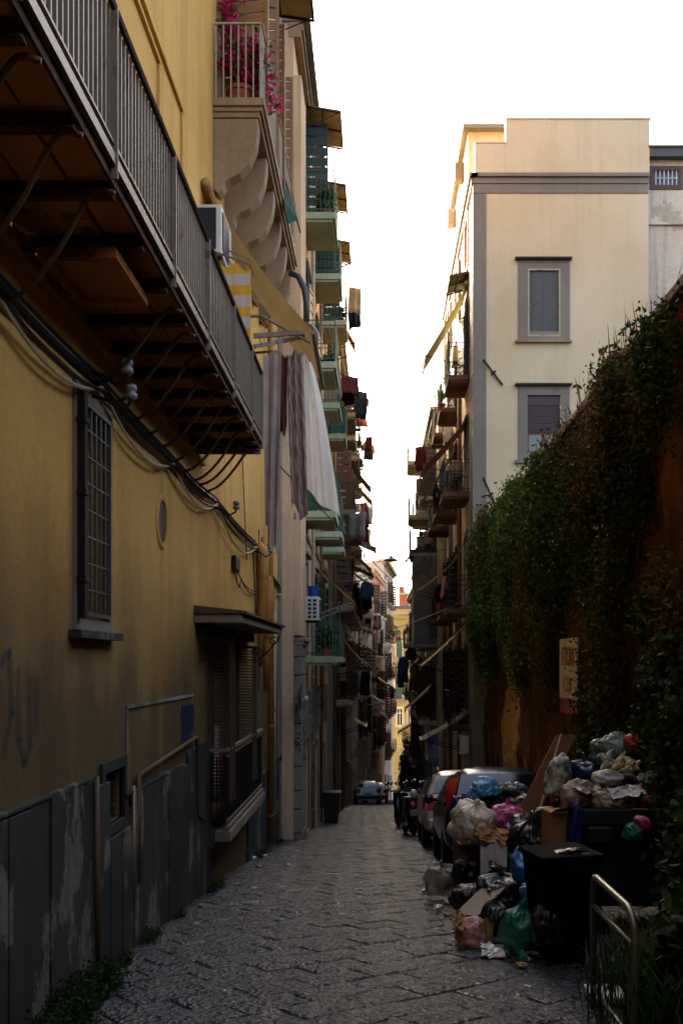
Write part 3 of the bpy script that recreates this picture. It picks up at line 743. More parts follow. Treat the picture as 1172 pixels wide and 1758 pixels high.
w = MB(); w.bar(P(368, 432, 11.6), P(432, 455, 11.6), .03, .015); w.bar(P(380, 425, 12.1), P(432, 448, 12.1), .02, .012)
for k in range(5): p = P(372+k*13, 432+k*5, 11.6); w.tube([p, p+Vector((.01, .2, .05)), p+Vector((.02, .5, .04))], .006, 5)
w.build('frame', M['steel'], tr)

aw = thing('roller_awning', 'long ochre roller awning sloping down above the hanging laundry', 'awning', (-2.05, 12.5, 5.6))
c0, c1, c2, c3 = Vector((-2.04, 12.5, 5.66)), Vector((-2.04, 14.1, 5.60)), Vector((-.74, 14.1, 3.72)), Vector((-.77, 12.55, 3.95))
vs = []; nu, nv = 40, 20
for j in range(nv+1):
    for i in range(nu+1):
        p = c0.lerp(c1, i/nu).lerp(c3.lerp(c2, i/nu), j/nv); p.z -= .10*math.sin(math.pi*j/nv)+.012*math.sin(i*1.7)*j/nv; vs.append(p)
MB().raw(vs, [(j*(nu+1)+i, j*(nu+1)+i+1, (j+1)*(nu+1)+i+1, (j+1)*(nu+1)+i) for j in range(nv) for i in range(nu)]).build('canvas', M['canvas'], aw, smooth=True, fix=False)
w = MB(); w.tube([c0+Vector((-.0, -.06, .03)), c1+Vector((0, .06, .03))], .055, 12); w.build('roller', M['canvas'], aw, smooth=True)
w = MB(); w.tube([c3+Vector((0, -.03, -.02)), c2+Vector((0, .03, -.02))], .03, 8); w.build('front_bar', M['railgrey'], aw)
for yy in (12.6, 14.05): w = MB(); w.tube([(-2.05, yy, 4.1), (-1.4, yy, 4.15), (-.80, yy, 3.82)], .018, 6); w.build('arm', M['railgrey'], aw)

rk = thing('drying_rack', 'pair of grey drying rails sticking out past the end of the long balcony', 'rack', P(437, 578, 12.25))
for k, (a, b, hh) in enumerate((((435, 577, 12.25), (524, 570, 12.25), .055), ((437, 595, 12.35), (522, 578, 12.9), .05))):
    w = MB(); w.bar(P(*a), P(*b), .03, hh); w.build('rail', M['railgrey'], rk)
for k in range(6):
    p = P(446+k*13.5, 578-k*1.1, 12.25); w = MB(); w.tube([p, p-Vector((0, 0, .05)), p-Vector((-.02, 0, .08)), p-Vector((-.01, 0, .10))], .005, 5); w.build('hook', M['iron'], rk)
cloth('curtain', 'lilac', 'long lilac curtain hanging at the end of the iron balcony', 'laundry', P(452, 608, 12.3), P(484, 604, 12.3), 2.05, 2, .05, -.18, 'clothes on the grey drying rails', 20, 34, .05, 5, (0, 0, 0), (.25, 1, 0), .35)
cloth('pale_slip', 'rose', 'short pale rose cloth with a ragged hem beside the lilac curtain', 'laundry', P(466, 606, 12.5), P(482, 604, 12.5), 1.35, 2, .03, -.3, 'clothes on the grey drying rails', 14, 20, .07, 6, narrow=.2)
cloth('scarf', 'maroon', 'small maroon cloth hanging between the curtain and the patterned cloth', 'laundry', P(476, 616, 12.6), P(493, 610, 12.6), .98, 1.5, .03, .1, 'clothes on the grey drying rails', 12, 18, .06, 8, narrow=.1)
cloth('patterned_cloth', 'lilacfan', 'mauve fan-patterned cloth trailing lowest between the maroon cloth and white sheet', 'laundry', P(492, 608, 12.7), P(520, 602, 12.7), 1.85, 2.5, .05, -.12, 'clothes on the grey drying rails', 22, 30, .07, 9, (.06, 0, 0), (.2, 1, 0), -.1)
cloth('bed_sheet', 'sheetwhite', 'large white bed sheet billowing out beside the ochre awning', 'laundry', P(516, 604, 12.8), P(533, 620, 12.8), 1.80, 1.6, .07, .03, 'clothes on the grey drying rails', 44, 40, .03, 12, (.17, 0, 0), (.15, 1, 0), -3.1)
for k, (x0, y0_, x1, y1_) in enumerate(((495, 612, 505, 573), (528, 600, 524, 572))): 
    pass
w = MB(); w.tube([P(497, 468, 17.5), P(512, 474, 17.5), P(522, 495, 17.5), P(526, 520, 17.5), P(526, 562, 17.5)], .055, 10)
solo(w, 'hose', M['cableb'], 'thick grey hose arching out under the stone balcony', 'hose', smooth=True)
w = MB(); w.tube([P(524, 556, 16.5), P(535, 560, 16.5), P(545, 572, 16.5), P(540, 585, 16.5)], .035, 10)
solo(w, 'hose_end', M['steel'], 'short bent grey pipe below the arching hose', 'hose', smooth=True)
w = MB(); pts = [P(435+22*math.cos(a), 560-18*math.sin(a), 13.2) for a in [i/12*math.pi*1.2-.2 for i in range(13)]]; w.tube(pts, .018, 6)
solo(w, 'hoop', M['pipepale'], 'pale hoop leaning over the rail above the drying rails', 'hoop', smooth=True)

# ---------------------------------------------- flowers on the stone balcony
def leaf_cloud(name, mat, parent, pts, size, seed=0, normals=None, elong=1.6, kind=None, droop=0):
    rg = np.random.default_rng(seed); n = len(pts); pts = np.asarray(pts, float)
    d1 = rg.normal(size=(n, 3)); d1[:, 2] -= droop; d1 /= np.linalg.norm(d1, axis=1)[:, None]
    d2 = np.cross(d1, rg.normal(size=(n, 3))); d2 /= np.linalg.norm(d2, axis=1)[:, None]
    s = (size*rg.uniform(.6, 1.35, n))[:, None]
    v = np.empty((n, 4, 3)); v[:, 0] = pts-d1*s*elong*.5; v[:, 1] = pts+d2*s*.5+np.cross(d1, d2)*s*.12; v[:, 2] = pts+d1*s*elong*.5; v[:, 3] = pts-d2*s*.5+np.cross(d1, d2)*s*.12
    off = np.array(parent_origin(parent)) if parent else np.zeros(3)
    me = bpy.data.meshes.new(name); me.vertices.add(4*n); me.vertices.foreach_set('co', (v.reshape(-1, 3)-off).ravel())
    me.loops.add(4*n); me.loops.foreach_set('vertex_index', np.arange(4*n)); me.polygons.add(n)
    me.polygons.foreach_set('loop_start', np.arange(n)*4); me.update(); me.validate(); me.materials.append(mat)
    o = bpy.data.objects.new(name, me); COL.objects.link(o)
    if parent: o.parent = parent
    if kind: o['kind'] = kind
    return o
fp = thing('flowering_plant', 'bougainvillea with bright pink blossom in a terracotta pot on the stone balcony', 'plant', P(408, 153, 13.7))
pz = z_ = 7.20
def pot(t, c, r, h, mat='terracotta'):
    w = MB(); w.lathe(c, [(r*.68, 0), (r*.95, h*.82), (r*1.08, h*.83), (r*1.08, h), (r*.9, h), (r*.85, h*.85)], 20); w.build('pot', M[mat], t, smooth=False)
pc = Vector((-1.80, 13.75, 7.19)); pot(fp, pc, .17, .30)
st = []; w = MB(); rp = random.Random(5)
for k in range(11):
    tgt = [(-2.0, 13.75, 8.35), (-1.96, 13.7, 8.6), (-1.9, 13.75, 8.2), (-1.6, 13.7, 8.05), (-1.5, 13.7, 7.95), (-1.7, 13.8, 7.85), (-1.45, 13.85, 7.6), (-1.36, 13.9, 7.35), (-2.0, 13.7, 7.85), (-1.62, 13.7, 7.7), (-1.95, 13.75, 8.75)][k]
    a = pc+Vector((0, 0, .28)); b = Vector(tgt); mid = a.lerp(b, .5)+Vector((0, 0, .12)); pts = [a, a.lerp(mid, .5), mid, mid.lerp(b, .6), b]
    w.tube(pts, [.012, .01, .008, .006, .003], 5)
    for j in range(46):
        t = rp.uniform(.45, 1.08); q = a.lerp(mid, min(1, t*2)) if t < .5 else mid.lerp(b, (t-.5)*2); st.append((q, rp))
w.build('stems', M['woodbrown'], fp)
pts = np.array([[*(q+Vector((rp.gauss(0, .06), rp.gauss(0, .05), rp.gauss(0, .075))))] for q, _ in st for _k in range(3)])
leaf_cloud('blossom', M['petal'], fp, pts, .05, 1, elong=1.1, kind='stuff')
leaf_cloud('foliage', M['leaf'], fp, pts[::4]+np.random.normal(0, .05, (len(pts[::4]), 3)), .05, 2, kind='stuff')
fl = thing('green_flag', 'folded green cloth hanging off the front of the stone balcony', 'cloth', P(487, 310, 16.5))
w = MB(); w.raw([P(486, 308, 16.2), P(490, 306, 16.6), P(512, 378, 16.4), P(494, 385, 16.2), P(490, 350, 16.1)], [(0, 1, 2, 3, 4)]); w.build('cloth', M['net'], fl)
w = MB(); w.tube([P(487, 300, 16.5), P(516, 400, 16.5)], .012, 6); w.build('pole', M['iron'], fl)
# ================================================================== generic street facades
ORD = ['nearest', 'second', 'third', 'fourth', 'fifth', 'sixth']
FLN = ['ground', 'first', 'second', 'third', 'fourth', 'fifth']
def balcony(F, parent, u0, u1, v, n1, slab, rail, kind='bars', step=.11, h=1.0, th=.16, under=None, net=None):
    w = MB(); w.fbox(F, u0, u1, v-th, v, 0, n1); w.fbox(F, u0+.05, u1-.05, v-th-.06, v-th-.002, 0, n1-.07)
    b = w.build('balcony', slab, parent, bevel=.006)
    w = MB(); e = n1-.03
    for z in (v+h, v+h-.12, v+.08):
        t = .035 if z == v+h else .018
        w.bar(F(u0+.03, z, .0), F(u0+.03, z, e), t, .02); w.bar(F(u0+.03, z, e), F(u1-.03, z, e), t, .02); w.bar(F(u1-.03, z, e), F(u1-.03, z, 0), t, .02)
    for uu in (u0+.03, u1-.03): w.bar(F(uu, v, e), F(uu, v+h+.03, e), .03)
    w.build('railing', rail, b)
    w = MB(); k = u0+.03+step
    while k < u1-.05: w.bar(F(k, v+.0, e), F(k, v+h, e), .013); k += step
    for uu in (u0+.03, u1-.03):
        k = .1
        while k < e-.03: w.bar(F(uu, v, k), F(uu, v+h, k), .013); k += step
    w.build('balusters', rail, b)['kind'] = 'stuff'
    if net:
        w = MB(); q = [F(u0+.0, 0, 0)]; N = 16; vs = []
        for i in range(N+1): vs += [F(u0+.02, v+.02, (e)*i/N), F(u0+.02+.01*math.sin(i*2), v+h-.05+.02*math.sin(i), (e)*i/N)]
        for i in range(N*2+1):
            u = u0+.02+(u1-u0-.04)*i/(N*2); vs += [F(u, v+.02, e+.025), F(u, v+h-.05+.03*math.sin(i*1.3), e+.03+.012*math.sin(i*2.2))]
        a = N+1; fs = [(2*i, 2*i+2, 2*i+3, 2*i+1) for i in range(N)]+[(2*(a+i), 2*(a+i)+2, 2*(a+i)+3, 2*(a+i)+1) for i in range(N*2)]
        w.raw(vs, fs).build('screen', net, b, fix=False)
    return b
def awning(F, u0, u1, v, reach, drop, mat, label, group='awnings over the street', arms=True, valance=.15):
    t = thing('awning', label, 'awning', F(u0, v, .05), group); vs = []; nu, nv = 12, 8
    for j in range(nv+1):
        for i in range(nu+1):
            s, q = i/nu, j/nv; vs.append(F(u0+(u1-u0)*s, v-drop*q-.05*math.sin(math.pi*q), .05+reach*q))
    for i in range(nu+1): vs.append(F(u0+(u1-u0)*i/nu, v-drop-valance+.03*math.sin(i*2.6), .05+reach+.01))
    nv += 1
    MB().raw(vs, [(j*(nu+1)+i, j*(nu+1)+i+1, (j+1)*(nu+1)+i+1, (j+1)*(nu+1)+i) for j in range(nv) for i in range(nu)]).build('canvas', M[mat], t, smooth=False, fix=False)
    w = MB(); w.tube([F(u0-.04, v+.02, .09), F(u1+.04, v+.02, .09)], .06, 8); w.build('roller', M[mat], t)
    w = MB(); w.tube([F(u0-.02, v-drop, .05+reach), F(u1+.02, v-drop, .05+reach)], .025, 6); w.build('front_bar', M['railgrey'], t)
    if arms:
        for uu in (u0+.04, u1-.04):
            w = MB(); w.tube([F(uu, v-drop-.35, .02), F(uu, v-drop, .05+reach)], .016, 5); w.build('arm', M['iron'], t)
    return t
def canopy(F, u0, u1, v, reach, mat, label, group='small rain canopies'):
    t = thing('rain_canopy', label, 'canopy', F(u0, v, 0), group)
    w = MB(); w.extrude(lambda a, b, c: F(u0+c*(u1-u0), b, a), [(0, v), (reach, v-.16), (reach, v-.19), (0, v-.04)], 0, 1); w.build('sheet', M[mat], t)
    w = MB(); 
    for uu in (u0, (u0+u1)/2, u1): w.bar(F(uu, v-.06, 0), F(uu, v-.22, reach), .035)
    for nn in (.03, reach*.5, reach-.02): w.bar(F(u0, v-.07-.15*nn/reach, nn), F(u1, v-.07-.15*nn/reach, nn), .03)
    w.build('frame', M['iron'], t)
    for uu in (u0+.02, u1-.02):
        w = MB(); w.tube([F(uu, v-.6, .01), F(uu, v-.4, reach*.5), F(uu, v-.22, reach*.9)], .012, 5); w.build('stay', M['iron'], t)
    return t
def potplant(F, u, v, n, r, label, leafm='leaf', hgt=.6, seed=0, group='potted plants on the balconies', spread=.25, cnt=220, spiky=False):
    t = thing('potted_plant', label, 'plant', F(u, v, n), group); pot(t, F(u, v, n), r, r*1.7)
    rg = np.random.default_rng(seed)
    if spiky:
        w = MB()
        for k in range(16):
            a = k*2.4; el = rg.uniform(.3, 1.2); d = Vector((math.cos(a)*math.cos(el), math.sin(a)*math.cos(el), math.sin(el))); c = F(u, v+r*1.7, n); L = hgt*rg.uniform(.7, 1.1)
            s = d.cross(Vector((0, 0, 1))).normalized()*.05; q = [c, c+d*L*.5+s+Vector((0, 0, .02)), c+d*L-Vector((0, 0, L*.25)), c+d*L*.5-s+Vector((0, 0, .02))]
            w.poly(q)
        w.build('fronds', M[leafm], t, fix=False)
    else:
        c = np.array(F(u, v+r*1.7+hgt*.45, n)); p = rg.normal(size=(cnt, 3)); p /= np.linalg.norm(p, axis=1)[:, None]; p *= rg.uniform(.3, 1, (cnt, 1))**.5
        leaf_cloud('foliage', M[leafm], t, c+p*np.array([spread, spread, hgt*.55]), .075, seed, kind='stuff')
    return t
def garment(kind, mat, label, c, w_, h_, F=None, ax=(0, 1, 0), group='washing on the balcony lines', seed=0):
    """flat hanging garment outline, slightly folded, with thickness; c = centre of its top edge"""
    O = {'trousers': [(-.5, 0), (.5, 0), (.52, -.95), (.15, -1), (.03, -.38), (-.08, -1), (-.5, -.97)],
         'shirt': [(-.22, 0), (.22, 0), (.56, -.30), (.58, -.72), (.42, -.70), (.36, -.3), (.36, -1), (-.36, -.97), (-.38, -.3), (-.44, -.66), (-.60, -.68), (-.56, -.28)],
         'towel': [(-.5, 0), (-.1, -.02), (.5, 0), (.52, -.5), (.46, -.98), (-.05, -.94), (-.5, -1)],
         'dress': [(-.2, 0), (.2, 0), (.25, -.3), (.55, -1), (0, -1.03), (-.52, -.98), (-.25, -.3)]}[kind]
    rr = random.Random(seed); A_ = Vector(ax).normalized(); Nn = A_.cross(Vector((0, 0, 1))); c = Vector(c)
    bm = bmesh.new(); vs = [bm.verts.new((x, 0, z)) for x, z in O]; bm.faces.new(vs)
    bmesh.ops.triangulate(bm, faces=bm.faces); bmesh.ops.subdivide_edges(bm, edges=bm.edges, cuts=3, use_grid_fill=True)
    ph = rr.uniform(0, 6)
    me_v = [c+A_*(v.co.x*w_)+Vector((0, 0, v.co.z*h_))+Nn*(.035*math.sin(v.co.x*11+ph)+.03*math.sin(v.co.z*5+ph)) for v in bm.verts]
    bm.verts.index_update(); fs = [tuple(v.index for v in f.verts) for f in bm.faces]; bm.free()
    o = solo(MB().raw(me_v, fs), 'hanging_'+kind, M[mat], label, 'laundry', c, group, smooth=True, fix=True)
    m = o.modifiers.new('s', 'SOLIDIFY'); m.thickness = .02; return o
def clothes_line(F, u0, u1, v, n, items, where, seed=0):
    """items: list of (kind, mat, width, length, words)"""
    w = MB()
    for uu in (u0, u1): w.bar(F(uu, v, 0), F(uu, v, n+.05), .02)
    w.tube([F(u0, v-.0, n), F((u0+u1)/2, v-.03, n), F(u1, v, n)], .006, 4)
    solo(w, 'clothes_line', M['steel'], 'thin clothes line '+where, 'clothes line', group='clothes lines along the street')
    x = u0+.1
    for k, (kd, mt, ww, hh, words) in enumerate(items):
        garment(kd, mt, words+' '+where, F(x+ww/2, v-.02, n), ww*1.15, hh, seed=seed+k, ax=F(.55, 0, [.75, -.6, .5, .8][(seed+k) % 4])-F(0, 0, 0)); x += ww+.03

def building(name, label, side, xf, y0, y1, zt, wallmat, bays, floors, trimmat='stonegrey', shutter='green', slab='greenslab', rail='green', desc='', bw=1.1, bh=2.35, proj=.8, bal=True, cornice=.35, thick=9, skip=(), seed=0, net=None, ground=True, opening='balcony_door', cat='building', sw=1.9, tan=0.0):
    rr = random.Random(seed); F = FL(xf) if side < 0 else FR(xf)
    if tan: F = facade((xf-tan*y0, 0, 0), (tan, 1, 0), Vector((1, -tan, 0)).normalized()*(-side))
    zb = prof(y1)-1.5
    T = thing(name, label, cat, (xf, (y0+y1)/2, prof((y0+y1)/2)))
    holes = []
    for fi, z in enumerate(floors):
        for bi, u in enumerate(bays):
            if (fi, bi) in skip or u+bw/2 > y1-.2 or u-bw/2 < y0+.2: continue
            holes.append((u-bw/2, u+bw/2, z+.02, z+bh, fi, bi))
    gh = []
    if ground:
        for u in bays:
            g = prof(u+.8)
            if g+2.6 < floors[0]-.3 and u+.8 < y1-.2 and u-.8 > y0: gh.append((u-.75, u+.75, g-.05, g+2.5))
    w = MB(); wall_holes(w, F, y0, y1, zb, zt, holes+gh, .22, thick); w.build('wall', M[wallmat], T)
    for h in gh:
        w = MB(); ring(w, F, h[0]-.12, h[1]+.12, h[2], h[3]+.12, .115, 0, .05); s = w.build('doorway', M[trimmat], T)
        w = MB()
        for i in range(12): w.fbox(F, h[0], h[1], h[2]+.05+i*(h[3]-h[2])/12.6, h[2]+.02+(i+.9)*(h[3]-h[2])/12.6, -.19, -.16-.01*(i % 2))
        w.build('roller_shutter', M[rr.choice(['iron', 'woodbrown', 'steel', 'dark'])], s)
    for (a, b, c, d, fi, bi) in holes:
        sh = M[shutter] if shutter and rr.random() < .8 else None
        door_set(F, T, a, b, c, d, M['woodlight'] if rr.random() < .4 else M['white'], M['glass'] if rr.random() < .6 else M['pane'], sh, .18, (rr.choice([88, 92, 150, 170]), rr.choice([85, 165, 172])), opening if bal else 'window', 9)
        w = MB(); ring(w, F, a-.15, b+.15, c-.02, d+.15, .145, 0, .04); w.fbox(F, a-.22, b+.22, d+.155, d+.22, 0, .12); w.build('surround', M[trimmat], T)
        if bal: balcony(F, T, (a+b)/2-sw/2, (a+b)/2+sw/2, c, proj*rr.uniform(.92, 1.05), M[slab], M[rail], net=(M['net'] if (net and (fi, bi) in ((1, 0), (2, 2))) else None))
        else: w = MB(); w.fbox(F, a-.1, b+.1, c-.08, c-.002, -.1, .1); w.build('sill', M[trimmat], T)
    w = MB(); w.fbox(F, y0-.05, y1, zt-.02, zt+.10, -1, cornice); w.fbox(F, y0, y1, zt-.2, zt-.021, -.1, cornice*.6); w.build('cornice', M[trimmat], T)
    for z in floors[1:-1:2]:
        w = MB(); w.fbox(F, y0, y1, z-.55, z-.42, 0, .05); w.build('string_course', M[trimmat], T)
    return T, F, holes

# ================================================================== BUILDING B : pink-beige, green balconies
LB = [.10, 3.6, 7.2, 10.8]
TB, FB, hB = building('balconied_house', 'pinkish beige tenement with green painted balconies beyond the ochre house', -1, -1.8, 22.52, 37.6, 13.75, 'pinkbeige', [26.2, 30.2, 34.2], LB, 'stonegrey', 'darkgreen', 'greenslab', 'green', bw=1.15, proj=.78, seed=3, net=3, sw=1.9)
w = MB(); w.fbox(FB, 22.50, 37.6, 13.4, 13.74, -.1, .16); w.build('frieze', M['corbel'], TB)
# corner pilaster with moulded capital and dressed stones below
w = MB(); w.fbox(FB, 22.54, 23.9, .55, 12.6, .0, .16); w.build('pilaster', M['pinkbeige'], TB, bevel=.01)
w = MB(); w.fbox(FB, 22.50, 24.0, .42, .50, 0, .26); w.fbox(FB, 22.51, 23.98, .34, .419, 0, .22); w.fbox(FB, 22.52, 23.96, .10, .339, 0, .18); w.build('capital', M['ashlar'], TB, bevel=.015)
z = .08; k = 0
while z > -4.0:
    hh = .52 if k % 3 else .40; w = MB(); w.fbox(FB, 22.53, 23.95, z-hh+.02, z, 0, .17+rr.uniform(0, .012)); w.build('ashlar_block', M['ashlar'], TB, bevel=.02); z -= hh; k += 1
for j in range(6):
    u = 24.1+j*2.2
    for q in range(5):
        z = -.75-q*.62; 
        if z < prof(u)-.2: break
        if any(abs(u+1.0-b) < 1.9 for b in (26.2, 30.2, 34.2)) and q > 1: continue
        w = MB(); w.fbox(FB, u+.02, u+2.16, z-.58, z, 0, .05+rr.uniform(0, .012)); w.build('ashlar_block', M['peel'], TB, bevel=.015)
F = FB
pipe(TB, [F(24.35, -4.2, .08), F(24.35, 12.9, .08)], .055, M['pipeochre'], F=F)
pipe(TB, [F(24.75, -.1, .07), F(24.75, 6.6, .07)], .03, M['pipebrown'], F=F)
pipe(TB, [F(28.2, -4.5, .07), F(28.2, 13.2, .07)], .05, M['pipepale'], F=F)
pipe(TB, [F(32.2, -4.5, .07), F(32.2, 13.2, .07)], .05, M['pipebrown'], F=F)
stroke(lambda a, b, n: Vector((-1.63+.0, 22.5, 0))*0+Vector((a, 22.525-n, b)), 'graffiti', M['greenink'], TB, [[(-1.78, -1.0), (-1.68, -1.0), (-1.73, -.92), (-1.72, -1.25)], [(-1.78, -1.3), (-1.66, -1.25), (-1.68, -1.4), (-1.78, -1.38)]], .008)
stroke(lambda a, b, n: Vector((a, 22.525-n, b)), 'graffiti', M['blackink'], TB, [[(-1.78, -1.55), (-1.66, -1.55), (-1.77, -1.78), (-1.65, -1.78)], [(-1.76, -1.66), (-1.66, -1.66)], [(-1.78, -1.9), (-1.7, -1.75), (-1.66, -1.95)]], .008)
stroke(FB, 'graffiti', M['greenink'], TB, [[(22.7, -1.0), (23.3, -1.0), (23.0, -.85), (23.0, -1.35)], [(22.7, -1.5), (23.3, -1.35), (23.3, -1.6), (22.8, -1.6)], [(22.7, -1.8), (23.5, -1.75), (22.8, -2.1), (23.5, -2.15)]], .03, .19)
for k, (u, zz) in enumerate(((25.4, 13.45), (29.3, 13.45), (33.3, 13.45))):
    canopy(F, u-.1, u+1.7, zz, .92, 'corrug', ORD[k]+' brown rain canopy under the eaves of the green balconied house')
ac_unit(F, 23.95+.4, .95, 'white air conditioner with a square grille beside the corner pilaster', None, n0=.10, dp=.34)
w = MB(); gx = F(24.34, 0, .12)
for i in range(5):
    for j in range(2): w.fbox(F, 24.338, 24.345, 1.0+i*.095, 1.06+i*.095, .18+j*.12, .26+j*.12)
bpy.data.objects['ac_unit.001'] if False else None
w.build('side_grille', M['acgrille'], bpy.data.objects['ac_unit.001'] if 'ac_unit.001' in bpy.data.objects else TB)
w = MB(); w.lathe(F(24.7, 1.505, .28), [(.10, 0), (.14, .24), (.15, .24), (.15, .26), (.13, .26)], 4); solo(w, 'bucket', M['bluepl'], 'square blue plastic tub standing on the air conditioner by the pilaster', 'tub')
# satellite dish on the pilaster and meter box
sd = thing('satellite_dish', 'small satellite dish fixed low on the corner pilaster', 'satellite dish', (-1.66, 22.4, -.75))
w = MB(); n = 18; vs = [Vector((-1.70, 22.1, -.75))]; 
for rr_, dp_ in ((.12, .02), (.22, .06), (.30, .11)):
    for k in range(n): a = 2*math.pi*k/n; vs.append(Vector((-1.70+dp_, 22.1+rr_*math.cos(a)*.6, -.75+rr_*math.sin(a))))
fs = [(0, 1+k, 1+(k+1) % n) for k in range(n)]+[(1+i*n+k, 1+i*n+(k+1) % n, 1+(i+1)*n+(k+1) % n, 1+(i+1)*n+k) for i in range(2) for k in range(n)]
w.raw(vs, fs).build('dish', M['railgrey'], sd, smooth=True)
w = MB(); w.tube([(-1.72, 22.5, -.85), (-1.72, 22.1, -.85), (-1.5, 22.0, -.78)], .014, 6); w.lathe((-1.5, 22.0, -.82), [(.04, 0), (.05, .04), (.03, .09)], 10); w.build('arm', M['white'], sd)
# bottom storey balcony dressing (green netting, rugs)
F = FB
cloth('rug', 'navy', 'dark grey rug hung over the lowest green balcony', 'laundry', F(25.3, 1.45, .86), F(26.1, 1.42, .86), .75, 1, .02, seed=21)
for k, (u, zz, lf, wd) in enumerate(((25.6, 10.8, 'leaf', 'leafy'), (27.0, 7.2, 'leafdark', 'dark bushy'), (30.2, 3.6, 'leaf', 'trailing'), (34.0, 10.8, 'leafdark', 'rounded'), (31.0, 7.2, 'leaf', 'thin'), (25.7, .10, 'leaf', 'fresh green'))):
    potplant(F, u, zz, .55, .12, '%s plant in a pot on the %s-floor green balcony' % (wd, FLN[[.1, 3.6, 7.2, 10.8].index(zz)+1]), lf, .5, 30+k)
clothes_line(F, 33.2, 35.4, 11.95, 1.05, [('towel', 'tan', .4, .85, 'tan towel'), ('trousers', 'navy', .42, 1.1, 'navy trousers'), ('towel', 'navy', .5, 1.05, 'dark navy towel'), ('dress', 'rose', .35, .8, 'rose dress')], 'high up on the green balconied house', 3)
clothes_line(F, 29.4, 31.2, 8.1, 1.0, [('towel', 'red', .5, .5, 'small red towel'), ('shirt', 'blackcloth', .5, .7, 'black shirt')], 'mid height on the green balconied house', 8)
clothes_line(F, 33.3, 35.4, 4.8, 1.1, [('towel', 'canvasgrey', .7, .9, 'grey towel'), ('trousers', 'maroon', .4, 1.0, 'maroon trousers'), ('shirt', 'tan', .55, .8, 'tan jersey')], 'low on the green balconied house', 13)
awning(F, 36.2, 37.5, 12.9, .95, 1.9, 'canvasbrown', 'brown awning steeply let down at the far end of the green balconied house')
awning(F, 32.9, 35.2, 2.9, 1.0, 1.0, 'canvas', 'tan awning low on the green balconied house')
ac_unit(F, 28.6, 4.6, 'pale air conditioner between the green balconies, first floor', 'air conditioners on the left row')
ac_unit(F, 32.6, 8.1, 'pale air conditioner between the green balconies, second floor', 'air conditioners on the left row')

# ================================================================== left row further on
TC, FC, hC = building('narrow_tenement', 'grey brown tenement crowded with balconies and washing, left side', -1, -1.62, 37.62, 66.0, 12.6, 'greyplaster', [40, 44, 48.2, 52.6, 57.4, 62.4], [-1.5, 2.0, 5.6, 9.2], 'stonegrey', 'woodbrown', 'stonegrey', 'iron', seed=5, proj=.75, bw=1.2, sw=2.2)
TC2 = TC
for k, u in enumerate((51.0, 56.4, 61.6)):
    canopy(FC, u, u+1.9, 12.0, .78, 'corrug', ORD[k]+' rusty rain canopy on the crowded grey tenement')
for k, (u, z, rc, dr, mt, wd) in enumerate(((46.8, 9.4, 1.25, 1.6, 'canvasbrown', 'dark brown'), (50.9, 9.3, 1.3, 1.5, 'canvasgreen', 'olive'), (42.9, 5.1, 1.3, 1.3, 'canvasgreen', 'faded olive'), (38.6, 5.0, 1.5, .8, 'canvasgrey', 'ragged grey'), (46.9, 4.6, 1.35, .7, 'canvasbrown', 'sagging brown'), (56, 5.0, 1.3, .9, 'canvasgrey', 'grey'), (39.0, 1.2, 1.15, 1.4, 'canvasbrown', 'long brown'), (47.3, .9, 1.2, 1.1, 'canvasgrey', 'low grey'), (56.3, 1.3, 1.2, .9, 'canvas', 'tan'), (43.0, -2.0, 1.1, .7, 'canvasgreen', 'street level olive'))):
    awning(FC, u, u+2.2, z, rc, dr, mt, wd+' awning on the crowded grey tenement, '+['upper part', 'upper part further on', 'middle part', 'middle part beside the green balconies', 'middle part further on', 'far part', 'lower part', 'lower part further on', 'lower far part', 'by the doors'][k])
cl = [('trousers', 'navy', .42, 1.0, 'navy trousers'), ('shirt', 'tan', .55, .75, 'tan shirt'), ('towel', 'maroon', .5, .8, 'maroon towel'), ('dress', 'rose', .45, .95, 'rose dress'), ('trousers', 'blackcloth', .4, 1.0, 'black trousers'), ('towel', 'sheetwhite', .6, .8, 'white towel'), ('shirt', 'denim', .55, .7, 'denim shirt'), ('towel', 'red', .4, .7, 'red towel')]
rs = random.Random(31); sp = [(39.0, 10.1, 'top balcony nearest us'), (43.2, 6.6, 'balcony third from the top'), (39.0, 3.0, 'balcony above the ragged awning'), (47.2, 3.2, 'fourth column balcony'), (43.1, -.4, 'lowest balcony'), (47.3, 10.2, 'top balcony in the middle'), (51.6, 6.7, 'balcony far along'), (56.5, 3.1, 'far lower balcony')]
for k, (u, z, wd) in enumerate(sp):
    it = [cl[(k*3+j) % 8] for j in range(4)]
    clothes_line(FC, u-.1, u+2.3, z, 1.0+.1*(k % 3), it, 'on the '+wd+' of the crowded tenement', 40+k*5)
for k, (u, z) in enumerate(((41.9, 6.3), (46.2, 9.8), (50.3, 2.7), (55, 6.3), (42.0, -.8))):
    ac_unit(FC, u, z, 'pale air conditioner on the crowded tenement, '+['near, second floor', 'top floor', 'first floor middle', 'far, second floor', 'just above the street'][k], 'air conditioners on the left row')
for k, (u, z, s) in enumerate(((43.6, 9.2, 0), (48.0, 5.6, 1), (52.4, 9.2, 0), (57.2, 2.0, 1), (40.2, 2.0, 0), (44.1, 2.0, 1))):
    potplant(FC, u, z, .6, .14, ['bushy', 'wispy', 'small', 'dark', 'hanging', 'broad'][k]+' plant on a balcony of the crowded tenement', 'leafdark', .7, 60+k, spread=.35)
for u, m in ((38.0, 'pipebrown'), (42.0, 'pipepale'), (46.3, 'pipebrown'), (50.4, 'pipepale')): pipe(TC, [FC(u, -6.5, .07), FC(u, 12.2, .07)], .05, M[m], F=FC)
